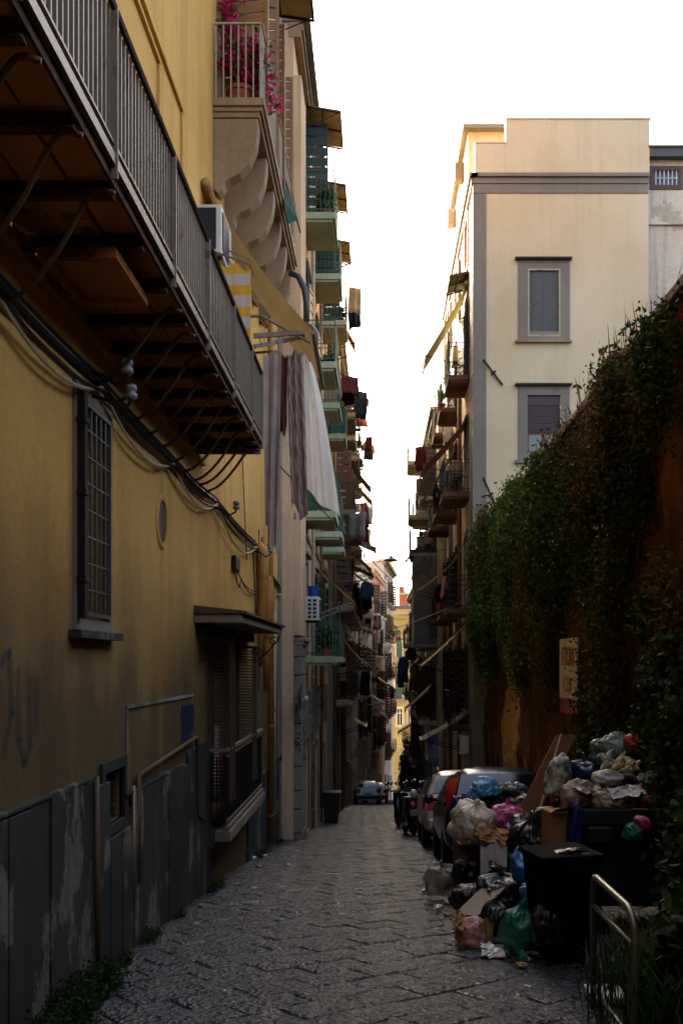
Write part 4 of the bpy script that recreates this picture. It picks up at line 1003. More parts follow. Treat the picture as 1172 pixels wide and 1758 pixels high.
# lower terrace house
TD, FD, hD = building('terrace_house', 'lower plastered house with a roof terrace beyond the crowded tenement', -1, -1.35, 66.02, 80, 6.4, 'greywhite', [68.4, 72.4, 76.6], [-5.0, -1.4, 2.2], 'stonegrey', 'woodbrown', 'stonegrey', 'iron', seed=6, proj=.5, tan=.06)
TE, FE, hE = building('salmon_house', 'salmon pink house with a cream frame, far left of the street', -1, -.5, 80.02, 95, 7.0, 'pink', [82.4, 86.6, 91], [-7, -3.2, .4, 3.7], 'cream2', 'woodbrown', 'cream2', 'iron', seed=7, proj=.5, tan=.067)
TG, FG, hG = building('weathered_block', 'tall weathered whitish block at the far left end of the street', -1, .52, 95.02, 112, 9.0, 'greywhite', [98, 102.5, 107], [-9, -5.2, -1.6, 2.0, 5.4], 'stonegrey', 'woodbrown', 'stonegrey', 'iron', seed=8, proj=.6, tan=.065)
w = MB(); w.fbox(FG, 95.02, 112, 8.98, 9.3, -.5, .5); w.build('cornice', M['cream2'], TG)
for k, (u, z, mt) in enumerate(((68.2, 1.4, 'canvasbrown'), (72.2, 5.0, 'canvasgreen'), (76.0, -2.2, 'canvasgrey'), (82.4, -1.0, 'canvas'), (87, 2.9, 'canvasgrey'))):
    F_ = FD if u < 80 else FE; awning(F_, u-1, u+1.3, z, 1.1, .8, mt, ['brown', 'olive', 'grey', 'ochre', 'pale grey'][k]+' awning far down the left row '+['above the street door', 'under the terrace', 'low by the far doors', 'on the salmon house', 'high on the salmon house'][k])
# striped round hood over a shop
hd = thing('striped_hood', 'black and cream striped rounded shop hood far down on the left', 'awning', FD(77, -4, 0)); vs = []; nu, nv = 20, 10
for j in range(nv+1):
    a = j/nv*math.pi/2
    for i in range(nu+1): vs.append(FD(74.6+2.6*i/nu, -4.4+1.5*math.cos(a)-.2, .02+1.5*math.sin(a)))
for c_, mt in ((0, 'sheetwhite'), (1, 'blackcloth')):
    MB().raw(vs, [(j*(nu+1)+i, j*(nu+1)+i+1, (j+1)*(nu+1)+i+1, (j+1)*(nu+1)+i) for j in range(nv) for i in range(nu) if (i//2) % 2 == c_]).build('stripes', M[mt], hd, smooth=True, fix=False)['kind'] = 'stuff'
for k, (u, z) in enumerate(((69.5, -1.4), (73.4, 2.2), (83.4, .4), (92, -3.2), (103, 2.0))):
    F_ = FD if u < 80 else (FE if u < 95 else FG)
    clothes_line(F_, u-1.2, u+1.2, z+1.0, .95, [cl[(k*2+j+1) % 8] for j in range(3)], 'far down the left row, '+['lower balcony', 'terrace balcony', 'salmon house', 'salmon house low down', 'whitish block'][k], 90+4*k)
for k, (u, z) in enumerate(((98.5, 2.0), (102.6, -1.6), (87.2, -3.2))):
    potplant(FG if u > 95 else FE, u, z, .6, .2, ['large green', 'dark green', 'rusty'][k]+' balcony plant far down the left row', ['leaf', 'leafdark', 'leafdry'][k], 1.2, 80+k, spread=.7, cnt=500)

# ================================================================== RIGHT: R1 cream corner building
D1 = 31.0; X1 = 2.84; XR = 8.0
canopy(FL(-2.1), 15.0, 17.0, 10.6, 1.08, 'corrug', 'large brown rain canopy above the stone balcony, top of the view')
R1 = thing('cream_corner_building', 'tall cream building with grey corner bands facing up the street', 'building', (X1, D1, prof(D1)))
F1 = FF(D1)
def fz(y): return (VPY-y)/FPX*D1
def fu(x): return (x-VPX)/FPX*D1
hw = [(fu(905), fu(961), fz(578), fz(462)), (fu(903), fu(963), fz(783), fz(672))]
w = MB(); wall_holes(w, F1, X1, XR, -7, fz(302), hw, .16, 12, back=False)
FS = FR(X1)
floorsR = [-1.95, 1.62, 5.22, 8.82, 12.35]; baysR = [33.4, 37.6, 41.6]
hs = []
for fi, z in enumerate(floorsR):
    for bi, u in enumerate(baysR): hs.append((u-.55, u+.55, z+.02, z+(2.35 if fi < 4 else 1.6), fi, bi))
wall_holes(w, FS, D1, 44.0, -8, fz(302), hs, .22, 5, back=False); w.poly([FS(D1, fz(302), 0), FS(44, fz(302), 0), FS(44, fz(302), -5), FS(D1, fz(302), -5)]); w.poly([FS(44, -8, 0), FS(44, fz(302), 0), FS(44, fz(302), -5), FS(44, -8, -5)]); w.build('wall', M['cream'], R1)
w = MB(); w.fbox(F1, X1-.03, fu(834), -6.8, fz(333)-.0, -.001, .03); w.build('corner_pilaster', M['trim'], R1)
w = MB(); w.fbox(F1, X1-.03, XR-.02, fz(332), fz(316), -.2, .032); w.fbox(F1, X1-.03, XR-.02, fz(315.9), fz(306), -.2, .07); w.fbox(F1, X1-.08, XR-.02, fz(305.9), fz(300), -.2, .15); w.build('cornice', M['trim'], R1)
w = MB(); w.fbox(FS, D1-.04, 44, fz(316), fz(306), -.1, .08); w.fbox(FS, D1-.15, 44, fz(305.9), fz(300), -.1, .15); w.fbox(FS, D1, 31.9, -6.8, fz(333), 0, .03); w.build('side_cornice', M['trim'], R1)
w = MB(); w.fbox(F1, fu(815), fu(868), fz(299.5), fz(246), -.35, 0); w.fbox(F1, fu(868.1), fu(1114), fz(299.5), fz(205), -.35, .004); w.fbox(F1, fu(868), fu(1116), fz(204.9), fz(202), -.38, .03); w.fbox(F1, fu(814), fu(868), fz(245.9), fz(243.5), -.38, .02)
w.fbox(FS, D1+.36, 44, fz(299.5), fz(280), -.3, -.02); w.build('parapet', M['cream'], R1)
w = MB(); w.box(2.88, 6.6, 33.5, 43, 14, 16.9); p_ = w.build('roof_storey', M['cream'], R1)
w = MB(); w.box(2.70, 6.7, 33.2, 41, 16.9, 17.02); w.build('roof_slab', M['trim'], p_)
for k, (u, z) in enumerate(((35.0, 16.0), (38.6, 16.0))):
    w = MB(); w.box(2.58, 3.05, u, u+.45, z+.1, z+.65); w.build('roof_vent_box', M['stonegrey'], p_)
# two street-end windows
for k, (y0_, y1_, y0o, y1o) in enumerate(((462, 578, 447, 583), (672, 783, 663, 790))):
    a, b = fu(889), fu(977); w = MB(); ring(w, F1, a, b, fz(y1_)-.12, fz(y0o), .27, 0, .04)
    wd = w.build('window', M['trim'], R1)
    w = MB(); w.fbox(F1, fu(883), fu(980), fz(y0o), fz(y0o)+.055, 0, .16); w.build('hood', M['iron'], wd)
    w = MB(); w.fbox(F1, fu(885)-.03, fu(980), fz(y1o)-.10, fz(y1_)-.125, 0, .13); w.build('sill', M['corbel'] if k == 0 else M['trim'], wd)
    if k == 0:
        w = MB(); ring(w, F1, hw[0][0]+.0, hw[0][1], hw[0][2], hw[0][3], .05, -.06, .045); w.build('frame', M['pipepale'], wd)
        w = MB(); w.fbox(F1, hw[0][0]+.05, hw[0][1]-.05, hw[0][2]+.05, hw[0][3]-.05, -.09, -.02)
        for i in range(3): u = hw[0][0]+.15+i*.31; w.fbox(F1, u, u+.012, hw[0][2]+.05, hw[0][3]-.05, -.019, -.012)
        w.build('roller_blind', M['roofgrey'], wd)
    else:
        a, b, c, d = hw[1]
        w = MB()
        nS = 16; zz0 = fz(741)
        w.fbox(F1, a+.03, b-.03, fz(695), d, -.1, -.02)
        for i in range(nS): z0_ = zz0+(fz(695)-zz0)*i/nS; w.fbox(F1, a+.03, b-.03, z0_+.006, z0_+(fz(695)-zz0)/nS-.004, -.07, -.045+.008*(i % 2))
        w.build('roller_shutter', M['maroon'] if False else plain('brown_roller_shutter', '4a3a3c', .6, 0, .2), wd)
        w = MB(); ring(w, F1, a+.04, b-.04, c, zz0, .05, -.13, -.09); w.fbox(F1, (a+b)/2-.04, (a+b)/2+.04, c+.05, zz0-.05, -.13, -.088); w.build('frame', plain('red_brown_frame', '8a4a30', .6), wd)
        w = MB(); w.fbox(F1, a+.08, b-.08, c+.04, zz0-.04, -.15, -.135); w.build('pane', M['pane'], wd)
# wall anchors (iron tie bars)
for k, (x0_, y0_, x1_, y1_) in enumerate(((829, 618, 862, 662), (829, 820, 853, 877))):
    w = MB(); a, b = F1(fu(x0_), fz(y0_), .05), F1(fu(x1_), fz(y1_), .05); w.bar(a, b, .05, .04); m_ = a.lerp(b, .52); w.bar(m_-Vector((.06, .02, .05)), m_+Vector((.06, -.03, .05)), .06, .06); w.build('tie_bar', M['iron'], R1)
for y_ in (853, 901):
    w = MB(); w.bar(F1(fu(826), fz(y_), 0), F1(fu(836), fz(y_)+.02, .22), .035); w.build('pulley_hook', M['iron'], R1)
# side openings and balconies
rrs = random.Random(9)
for (a, b, c, d, fi, bi) in hs:
    door_set(FS, R1, a, b, c, d, M['white'] if bi % 2 else M['woodlight'], M['glass'], M['iron'] if fi < 4 and rrs.random() < .7 else None, .18, (172, 165), 'window', 9)
    w = MB(); ring(w, FS, a-.17, b+.17, c-.02, d+.17, .165, 0, .045); w.build('surround', M['trim'], R1)
    if fi < 4 and not (fi == 0 and bi > 0): balcony(FS, R1, (a+b)/2-1.05, (a+b)/2+1.05, c, .66 if fi != 2 else .82, M['brown'], M['iron'], step=.12)
w = MB()
# green mesh extension + bin on top balcony
F = FS
gm = thing('mesh_guard', 'green plastic mesh fixed above the top balcony rail of the cream building', 'mesh', F(32.4, 9.8, .6), None); 
for i in range(9): w.bar(F(32.4, 9.85+i*.05, .0), F(32.4, 9.85+i*.05, .62), .008)
for i in range(12): w.bar(F(32.4, 9.83, i*.055), F(32.4, 10.27, i*.055), .008)
for i in range(9): w.bar(F(32.4, 9.85+i*.05, .62), F(34.4, 9.85+i*.05, .62), .008)
w.build('mesh', M['net'], gm)['kind'] = 'stuff'
awning(F, 32.6, 34.6, 11.75, 1.30, 2.25, 'canvasgreen', 'long olive awning hanging steeply from the top of the cream building', valance=.35)
awning(F, 32.5, 34.5, 7.55, 1.35, 1.5, 'canvasbrown', 'rusty brown awning on the middle of the cream building')
awning(F, 36.4, 38.6, 7.6, 1.25, 2.0, 'canvasgreen', 'thin olive awning on the second column of the cream building')
awning(F, 36.2, 38.4, 3.6, 1.45, 1.15, 'canvas', 'dull ochre awning in the middle lower part of the cream building')
awning(F, 31.9, 33.9, 1.2, 1.45, 1.35, 'canvas', 'straight tan awning low on the corner of the cream building')
awning(F, 32.2, 33.8, -1.6, 1.45, .85, 'canvasgrey', 'grey fringed awning just above the parked cars', valance=.25)
canopy(F, 32.6, 34.2, 12.15, .62, 'iron', 'dark canopy over the highest door of the cream building')
ac_unit(F, 35.0, 10.0, 'beige air conditioner near the top of the cream building', 'air conditioners on the right row', mat='pipepale')
ac_unit(F, 35.2, 6.2, 'beige air conditioner at mid height on the cream building', 'air conditioners on the right row', mat='pipepale')
ac_unit(F, 39.2, 8.2, 'white air conditioner on the second column of the cream building', 'air conditioners on the right row')
ac_unit(F, 31.9+.1, -1.95-.9, 'white air conditioner low beside the street lamp bracket', 'air conditioners on the right row')
potplant(F, 37.0, 8.82, .6, .15, 'spiky yucca leaning out from the upper balcony of the cream building', 'leaf', 1.1, 90, spiky=True)
potplant(F, 37.1, 5.22, .7, .15, 'thin spiky plant on the middle balcony of the cream building', 'leafdark', .8, 91, spiky=True)
potplant(F, 37.0, 1.7, .6, .2, 'dark bushy plant on the lower balcony of the cream building', 'leafdark', .7, 92)
for u, m in ((35.5, 'pipebrown'), (39.7, 'trim'), (43.4, 'pipepale')): pipe(R1, [F(u, -6, .08), F(u, 13.6, .08)], .07, M[m], F=F)
clothes_line(F, 40.6, 42.8, 8.4, 1.15, [('towel', 'red', .4, 1.0, 'red towel'), ('trousers', 'navy', .4, .85, 'navy trousers'), ('shirt', 'blackcloth', .5, .7, 'black shirt'), ('towel', 'maroon', .3, .7, 'maroon cloth')], 'on the far end of the cream building', 140)
clothes_line(F, 32.3, 34.0, -2.25, 1.1, [('towel', 'bluecloth', .35, .95, 'pale blue towel'), ('towel', 'bluecloth', .1, .35, 'narrow blue strap'), ('towel', 'canvasgrey', .15, .5, 'grey rag')], 'under the fringed awning by the cars', 150)
# neighbour behind, whitewashed wall with grey roof
N1 = thing('whitewashed_house', 'rough whitewashed house with a grey roof edge, right of the cream building', 'building', (10, 31.3, prof(31)))
FN = FF(31.25); w = MB(); a, b, c, d = fu(1125), fu(1168), fz(312), fz(286); wall_holes(w, FN, XR, 16, -7, fz(268), [(a, b, c, d)], .12, 8); w.build('wall', M['whitewash'], N1)
w = MB(); w.fbox(FN, XR, 16, fz(267.9), fz(253), -3, .25); w.fbox(FN, XR, 16, fz(252.9), fz(250), -3, .3); w.build('roof_edge', M['roofgrey'], N1)
w = MB(); ring(w, FN, a-.12, b+.12, c-.12, d+.12, .125, 0, .04); wd = w.build('window', M['woodbrown'], N1)
w = MB(); w.fbox(FN, a, b, c, d, -.1, -.08); w.build('pane', M['bluecloth'], wd)
w = MB()
for i in range(6): u = a+(b-a)*(i+.5)/6; w.bar(FN(u, c, .0), FN(u, d, .0), .03)
w.bar(FN(a, (c+d)/2, 0), FN(b, (c+d)/2, 0), .03); w.build('grille', M['white'], wd)
w = MB(); w.fbox(FN, XR, 16, fz(381), fz(376), 0, .08); w.build('ledge', M['whitewash'], N1)

# ================================================================== right row further on
TR2, FR2, _ = building('grey_tenement', 'tenement behind the cream building with white railed balconies', 1, 2.55, 44.02, 57, 10.6, 'cream2', [46.2, 50.2, 54.2], [-2.6, .7, 3.9, 7.1], 'trim', 'woodbrown', 'cream2', 'iron', seed=12, proj=.75)
b_ = balcony(FR2, TR2, 48.9, 51.6, 9.35, 1.12, M['cream2'], M['pipepale'], step=.14, h=1.0, th=.2)
b_ = balcony(FR2, TR2, 48.9, 51.6, 6.85, 1.08, M['cream2'], M['pipepale'], step=.14, h=1.0, th=.2)
# enclosed box verandah
ev = MB(); ev.fbox(FR2, 45.0, 47.6, .75, 4.5, .001, 1.0); e_ = ev.build('enclosed_verandah', M['greyplaster'], TR2, bevel=.02)
w = MB(); w.fbox(FR2, 44.98, 47.7, .6, .745, 0, 1.05); w.fbox(FR2, 44.98, 47.7, 4.505, 4.65, 0, 1.1); w.build('slab', M['stonegrey'], e_)
balcony(FR2, TR2, 45.0, 47.9, 4.8, 1.15, M['iron'], M['iron'], step=.12)
awning(FR2, 48.9, 51.2, 6.3, 1.2, 1.6, 'canvasbrown', 'folded brown awning beyond the enclosed verandah')
awning(FR2, 53.0, 55.4, 2.8, 1.4, 1.6, 'canvas', 'rust coloured awning stretched on a pole far right')
awning(FR2, 45.2, 47.4, -.9, 1.3, 1.2, 'canvasgreen', 'olive awning under the enclosed verandah')
ac_unit(FR2, 48.2, 5.4, 'beige air conditioner sticking out above the enclosed verandah', 'air conditioners on the right row', mat='pipepale', dp=.4)
clothes_line(FR2, 48.8, 51.6, .2, 1.35, [('trousers', 'denim', .45, 1.2, 'blue jeans'), ('shirt', 'navy', .55, .8, 'navy shirt'), ('trousers', 'blackcloth', .42, 1.15, 'black trousers'), ('trousers', 'denim', .4, .9, 'short blue jeans')], 'below the enclosed verandah', 160)
clothes_line(FR2, 44.9, 47.4, .6, 1.1, [('towel', 'maroon', .3, .35, 'small maroon rag'), ('shirt', 'blackcloth', .45, .55, 'small black top'), ('towel', 'tan', .3, .4, 'small tan rag')], 'hung from the enclosed verandah floor', 170)
TR3, FR3, _ = building('far_right_tenement', 'dark tenement with shuttered balconies further down on the right', 1, 2.5, 57.02, 80, 4.6, 'greyplaster', [60, 64.5, 69.2, 74], [-5.6, -2.2, 1.1], 'stonegrey', 'woodbrown', 'stonegrey', 'iron', seed=13, proj=.75)
awning(FR3, 59.4, 62, .2, 1.2, .9, 'canvasbrown', 'dark brown awning on the dark right tenement')
awning(FR3, 63.6, 66, -3.6, 1.2, .8, 'canvasgreen', 'olive awning low on the dark right tenement')
clothes_line(FR3, 63.4, 65.8, -.6, 1.1, [cl[j] for j in (0, 5, 6)], 'on the dark right tenement', 180)
for k, (u, z) in enumerate(((59.2, prof(59.2)), (64.0, prof(64)), (68, prof(68)))): potplant(FR3, u, z, .7, .3, ['broad', 'tall', 'low'][k]+' dark green shrub along the dark right tenement', 'leafdark', 1.7, 100+k, spread=.55, cnt=900)
TR4, FR4, _ = building('salmon_corner_house', 'pinkish house with small balconies at the far right of the street', 1, 3.6, 80.02, 98, 3.4, 'pink', [83.4, 88.6, 93.8], [-8.5, -4.6, -.9], 'cream2', 'woodbrown', 'cream2', 'pipepale', seed=14, proj=.8)
for k, (y_, z_) in enumerate(((88, -.9), (92, -4.6))): pass

# ================================================================== end of the street
D9 = 125.0; F9 = FF(D9)
def gu(x, d=D9): return (x-VPX)/FPX*d
def gz(y, d=D9): return (VPY-y)/FPX*d
E1 = thing('yellow_house', 'yellow house with green shutters closing the far end of the street', 'building', (3, D9, prof(D9)))
op = [(gu(678), gu(690), gz(1200), gz(1156), 'door'), (gu(681), gu(691), gz(1246), gz(1216), 'win'), (gu(706), gu(716), gz(1195), gz(1160), 'door'), (gu(680), gu(690), gz(1128), gz(1096), 'door'), (gu(706), gu(716), gz(1128), gz(1098), 'door'), (gu(700), gu(708), gz(1245), gz(1216), 'win')]
w = MB(); wall_holes(w, F9, -3, 12, prof(D9)-1, gz(1062), op, .25, 12); w.build('wall', M['yellow'], E1)
w = MB(); w.fbox(F9, -3, 12, gz(1062), gz(1056), -3, .5); w.fbox(F9, -3, 12, gz(1055.9), gz(1046), -3, .8); w.build('cornice', M['yellow'], E1)
w = MB(); w.fbox(F9, -3, 12, gz(1045.9), gz(1040), -8, .3); w.build('roof', M['roofgrey'], E1)
for (a, b, c, d, kd) in op:
    w = MB(); ring(w, F9, a-.18, b+.18, c-.18, d+.18, .175, 0, .06); s_ = w.build('surround', M['cream2'], E1)
    w = MB()
    if kd == 'door':
        w.fbox(F9, a, (a+b)/2-.01, c, d, -.12, -.06); w.fbox(F9, (a+b)/2+.01, b, c, d, -.12, -.06)
        for i in range(20): z_ = c+(d-c)*(i+.5)/20; w.fbox(F9, a+.06, b-.06, z_-.02, z_+.02, -.058, -.04)
        w.build('shutter', M['teal'], s_)
        balcony(F9, E1, a-.6, b+.6, c, .6, M['stonegrey'], M['iron'], step=.15)
    else:
        w.fbox(F9, a, b, c, d, -.2, -.18); w.build('pane', M['glass'], s_)
        w = MB(); ring(w, F9, a, b, c, d, .09, -.17, -.1); w.fbox(F9, (a+b)/2-.05, (a+b)/2+.05, c, d, -.17, -.1); w.fbox(F9, a, b, c+(d-c)*.7, c+(d-c)*.7+.08, -.17, -.099); w.build('frame', M['white'], s_)
E2 = thing('red_house', 'brick red rooftop house rising behind the yellow house', 'building', (4.5, 141, 0))
FE2 = FF(141); a, b = gu(702, 141), gu(708, 141); w = MB(); wall_holes(w, FE2, gu(685, 141), 9, -8, gz(1021, 141), [(a, b, gz(1050, 141), gz(1030, 141))], .2, 8); w.build('wall', M['redwall'], E2)
w = MB(); w.fbox(FE2, gu(685, 141), gu(694, 141), gz(1020.9, 141), gz(1007, 141), -2, 0); w.build('chimney', M['redwall'], E2)
w = MB(); w.fbox(FE2, gu(685, 141)-.1, 9, gz(1021, 141), gz(1018, 141), -2, .2); w.build('coping', M['cream2'], E2)
w = MB(); ring(w, FE2, a, b, gz(1050, 141), gz(1030, 141), .1, -.15, -.05); w.build('window', M['white'], E2)
w = MB(); w.bar((gu(672), D9+.5, gz(1046)), (gu(672), D9+.5, gz(1015)), .06); w.bar((gu(670), D9+.5, gz(1024)), (gu(675), D9+.5, gz(1024)), .04); w.bar((gu(671), D9+.5, gz(1030)), (gu(674), D9+.5, gz(1030)), .04)
solo(w, 'tv_aerial', M['iron'], 'thin television aerial on the roof of the yellow house', 'aerial')

# ================================================================== hanging street lamp
lp = thing('street_lamp', 'dish shaped lamp hanging on a cable across the street', 'street lamp', P(671, 962, 43))
c = P(671, 962, 43); w = MB(); w.lathe(c, [(.30, -.02), (.31, 0), (.20, .06), (.08, .11), (.05, .18), (.02, .19)], 20); w.build('shade', M['railgrey'], lp, smooth=True)
w = MB(); w.lathe(c, [(.16, -.06), (.2, -.03), (.2, -.01)], 14); w.build('globe', M['white'], lp, smooth=True)
w = MB(); w.tube(sag((-1.62, 43, 4.75), c+Vector((0, 0, .2)), .03), .012, 5); w.tube(sag(c+Vector((0, 0, .2)), (2.8, 43, 4.6), .03), .012, 5); w.build('span_cable', M['cablem'], lp)
def cable(a, b, s, lab, r=.012, m='cablem'):
    w = MB(); w.tube(sag(a, b, s, 16), r, 5); solo(w, 'span_cable', M[m], lab, 'cable', group='cables crossing the street')
cable(P(480, 800, 18), P(720, 1040, 60), .1, 'thin cable running from the ochre house down across the street')
cable((-1.0, 36, .75), (2.7, 33, 1.9), .15, 'pale cord crossing below the hanging lamp', .012, 'cablew')
cable((-1.6, 55, -1.6), (2.5, 55, -1.2), .2, 'dark cable sagging over the far street')
cable((-1.3, 66, -2.2), (2.4, 66, -1.2), .2, 'second dark cable sagging over the far street')
cable((-.9, 84, -6.5), (3.5, 84, -6.6), .1, 'low cable in front of the yellow house')
cable((-1.8, 27, 1.0), (-1.2, 37, 0.8), .1, 'pale rope under the green balconies', .015, 'cablew')
for k, (a, b) in enumerate((((535, 1058, 27), (606, 1033, 27)), ((538, 1066, 27), (608, 1038, 27)))):
    w = MB(); w.bar(P(*a), P(*b), .04); solo(w, 'drying_pole', M['steel'], ['upper', 'lower'][k]+' of two pale poles sticking out from the green balconied house', 'pole', group='poles sticking out over the street')
for k, (a, b, d_) in enumerate((((575, 463), (609, 448), 31), ((577, 497), (610, 478), 33), ((560, 960), (606, 1034), 36), ((618, 862), (642, 848), 52), ((620, 880), (642, 868), 52))):
    w = MB(); w.bar(P(*a, d_), P(*b, d_), .035); solo(w, 'drying_pole', M['pipebrown'] if k == 2 else M['steel'], ['upper thin pole against the sky by the green balconies', 'second thin pole against the sky by the green balconies', 'long tan pole slanting down from the green balconied house', 'upper thin pole on the crowded tenement', 'lower thin pole on the crowded tenement'][k], 'pole', group='poles sticking out over the street')

# an unseen house is added behind the viewpoint, further below, to shade the near street

def tree(label, c, h, r, n, seed, group='trees at the far end of the street', m='leafdark'):
    t = thing('tree', label, 'tree', c, group); c = Vector(c); rg = np.random.default_rng(seed)
    w = MB(); w.tube([c, c+Vector((.1, 0, h*.3)), c+Vector((0, .1, h*.6)), c+Vector((.1, 0, h*.85))], [.22, .17, .12, .04], 8)
    for k in range(7): a = k*2.3; b = c+Vector((0, 0, h*(.35+.07*k))); w.tube([b, b+Vector((math.cos(a)*r*.5, math.sin(a)*r*.5, h*.12)), b+Vector((math.cos(a)*r*.9, math.sin(a)*r*.9, h*.16))], [.08, .05, .02], 6)
    w.build('trunk', M['woodbrown'], t); P_ = []
    for k in range(26):
        q = rg.normal(size=3); q /= np.linalg.norm(q); q *= rg.uniform(.3, 1)**.5; P_.append(rg.normal(size=(n//26, 3))*np.array([r*.2, r*.2, h*.09])+np.array(c)+np.array([0, 0, h*.66])+q*np.array([r*.8, r*.8, h*.3]))
    leaf_cloud('crown', M[m], t, np.concatenate(P_), .16, seed, kind='stuff'); return t
tree('dark bushy tree low in front of the yellow house', (3.6, 104, prof(104)), 5.0, 1.4, 9000, 301)
tree('smaller dark tree beside the right hand tenements far down', (2.9, 90, prof(90)), 4.2, .9, 6000, 302)

# sheets and tarpaulins slung over the railings
tcol = [('canvasgreen', 'olive tarpaulin'), ('navy', 'navy blanket'), ('canvasgrey', 'grey tarpaulin'), ('blackcloth', 'black sheet'), ('tan', 'tan blanket'), ('canvasbrown', 'brown tarpaulin'), ('net', 'green shade net'), ('rose', 'faded pink sheet')]
rk_ = random.Random(17); k = 0
for (Fq, us, fl, pj, nm) in ((FC, [40, 44, 48.2, 52.6, 57.4], [-1.5, 2.0, 5.6, 9.2], .80, 'crowded grey tenement'), (FR2, [46.2, 50.2, 54.2], [-2.6, .7, 3.9], .82, 'tenement behind the cream building'), (FR3, [60, 64.5], [-5.6, -2.2, 1.1], .82, 'dark right tenement'), (FS, [33.4, 37.6], [1.62, 5.22], .74, 'side of the cream building')):
    for bi, u in enumerate(us):
        for fi, z in enumerate(fl):
            if rk_.random() < .42: continue
            mt, wd = tcol[k % 8]; a = u-1.0+rk_.uniform(0, .5); b = a+rk_.uniform(.7, 1.5); vs = []; N = 12; L1 = rk_.uniform(.5, 1.1)
            for j in range(7):
                for i in range(N+1):
                    s = i/N; vs.append(Fq(a+(b-a)*s, z+1.04-L1*j/6-.05*math.sin(s*7+k)*(j > 3), pj+.02+.05*math.sin(s*9+k)*j/6+.01*j))
            for i in range(N+1): vs.append(Fq(a+(b-a)*i/N, z+1.0-.35, pj-.10))
            w = MB().raw(vs, [(j*(N+1)+i, j*(N+1)+i+1, (j+1)*(N+1)+i+1, (j+1)*(N+1)+i) for j in range(6) for i in range(N)]+[(i, 7*(N+1)+i, 7*(N+1)+i+1, i+1) for i in range(N)])
            solo(w, 'draped_cloth', M[mt], wd+' over the '+['lowest', 'second lowest', 'third', 'topmost'][fi]+' rail, '+ORD[bi]+' column, '+nm, 'cloth', group='cloths draped over balcony railings', fix=False, smooth=True); k += 1
for k, (Fq, u, z, n) in enumerate(((FC, 39.2, 2.0, .3), (FC, 43.3, 5.6, .3), (FC, 47.4, 9.2, .35), (FC, 51.9, 2.0, .3), (FB, 29.5, 7.2, .3), (FB, 33.6, 3.6, .35), (FR2, 45.6, 4.82, .5), (FR2, 49.6, 3.9, .3), (FS, 36.9, 5.22, .3))):
    w = MB(); w.fbox(Fq, u, u+.5, z+.002, z+.55+.1*(k % 3), n, n+.35); w.fbox(Fq, u-.02, u+.52, z+.56+.1*(k % 3), z+.60+.1*(k % 3), n-.02, n+.37)
    solo(w, 'storage_box', M[['tan', 'bluepl', 'canvasgrey', 'woodbrown'][k % 4]], ['pale box on the near lower balcony of the crowded tenement', 'blue box on the second column of the crowded tenement', 'grey box high on the crowded tenement', 'brown box further along the crowded tenement', 'pale box on a middle green balcony', 'blue box on the far lower green balcony', 'grey box above the enclosed verandah', 'brown box beside the folded brown awning', 'pale box on the middle balcony of the cream building'][k], 'box', group='boxes stored on balconies', bevel=.01)
for k in range(9):
    Fq, u0_, zz_ = [(FB, 26, 9.6), (FB, 31, 5.9), (FC, 38.5, 7.8), (FC, 41, 4.0), (FC, 45, 1.2), (FC, 50, 7.6), (FS, 33, 3.9), (FS, 34, 7.0), (FR2, 46, 2.4)][k]
    w = MB(); w.tube(sag(Fq(u0_, zz_, .05), Fq(u0_+8, zz_-rk_.uniform(-.3, .8), .06), .12, 14), .018, 5)
    solo(w, 'facade_cable', M['cablem'], ['high on the green balconied house', 'mid height on the green balconied house', 'upper near part of the crowded tenement', 'middle of the crowded tenement', 'lower part of the crowded tenement', 'upper far part of the crowded tenement', 'lower side of the cream building', 'upper side of the cream building', 'under the enclosed verandah'][k].join(['slack black cable, ', '']), 'cable', group='cables strung along the facades')
RH = thing('added_rear_house', 'plain brown house added unseen behind the viewpoint to block the sky', 'building', (0, -16, 0))  # out of view, added to block sky light and darken the near street
w = MB(); w.box(-9, 12, -24, -14, -3, 13); w.build('wall', M['brown'], RH)
w = MB(); w.box(-9.3, 12.3, -24.3, -13.7, 13.0, 13.3); w.build('cornice', M['stonegrey'], RH)
# ================================================================== RIGHT RETAINING WALL, TERRACE, CREEPERS
WX = 3.2
rw = thing('retaining_wall', 'rough reddish brown tufa retaining wall with creepers along the right of the street', 'wall', (WX, 12, prof(12)))
nu, nv = 190, 50; vs = []
for i in range(nu+1):
    y = -14+44.96*i/nu; zb = prof(y)-.4
    for j in range(nv+1):
        z = zb+(3.78-zb)*j/nv
        d = .16*noise.noise(Vector((0, y*.7, z*.7)))+.07*noise.noise(Vector((5, y*2.6, z*2.6)))+.03*noise.noise(Vector((9, y*7, z*7)))
        vs.append((WX+d, y, z))
MB().raw(vs, [(i*(nv+1)+j, (i+1)*(nv+1)+j, (i+1)*(nv+1)+j+1, i*(nv+1)+j+1) for i in range(nu) for j in range(nv)]).build('wall_face', M['tuff'], rw, smooth=True, fix=False)
w = MB(); w.box(WX+.2, WX+.6, -14, 30.96, -8, 3.7); w.build('wall_core', M['earth'], rw)
y = -14
while y < 30.3:
    w = MB(); w.box(WX-.12, WX+.45, y+.01, y+1.18, 3.79+rr.uniform(0, .02), 3.92+rr.uniform(0, .02)); w.build('coping_stone', M['brown'], rw, bevel=.02); y += 1.2
tr_ = MB(); tr_.box(WX+.6, 30, -30, 30.9, 2.8, 3.6); o = tr_.build('terrace_ground', M['earth']); o['kind'] = 'structure'
w = MB(); w.box(3.26, X1+.6, 30.97, 31.0, -6, 3); 

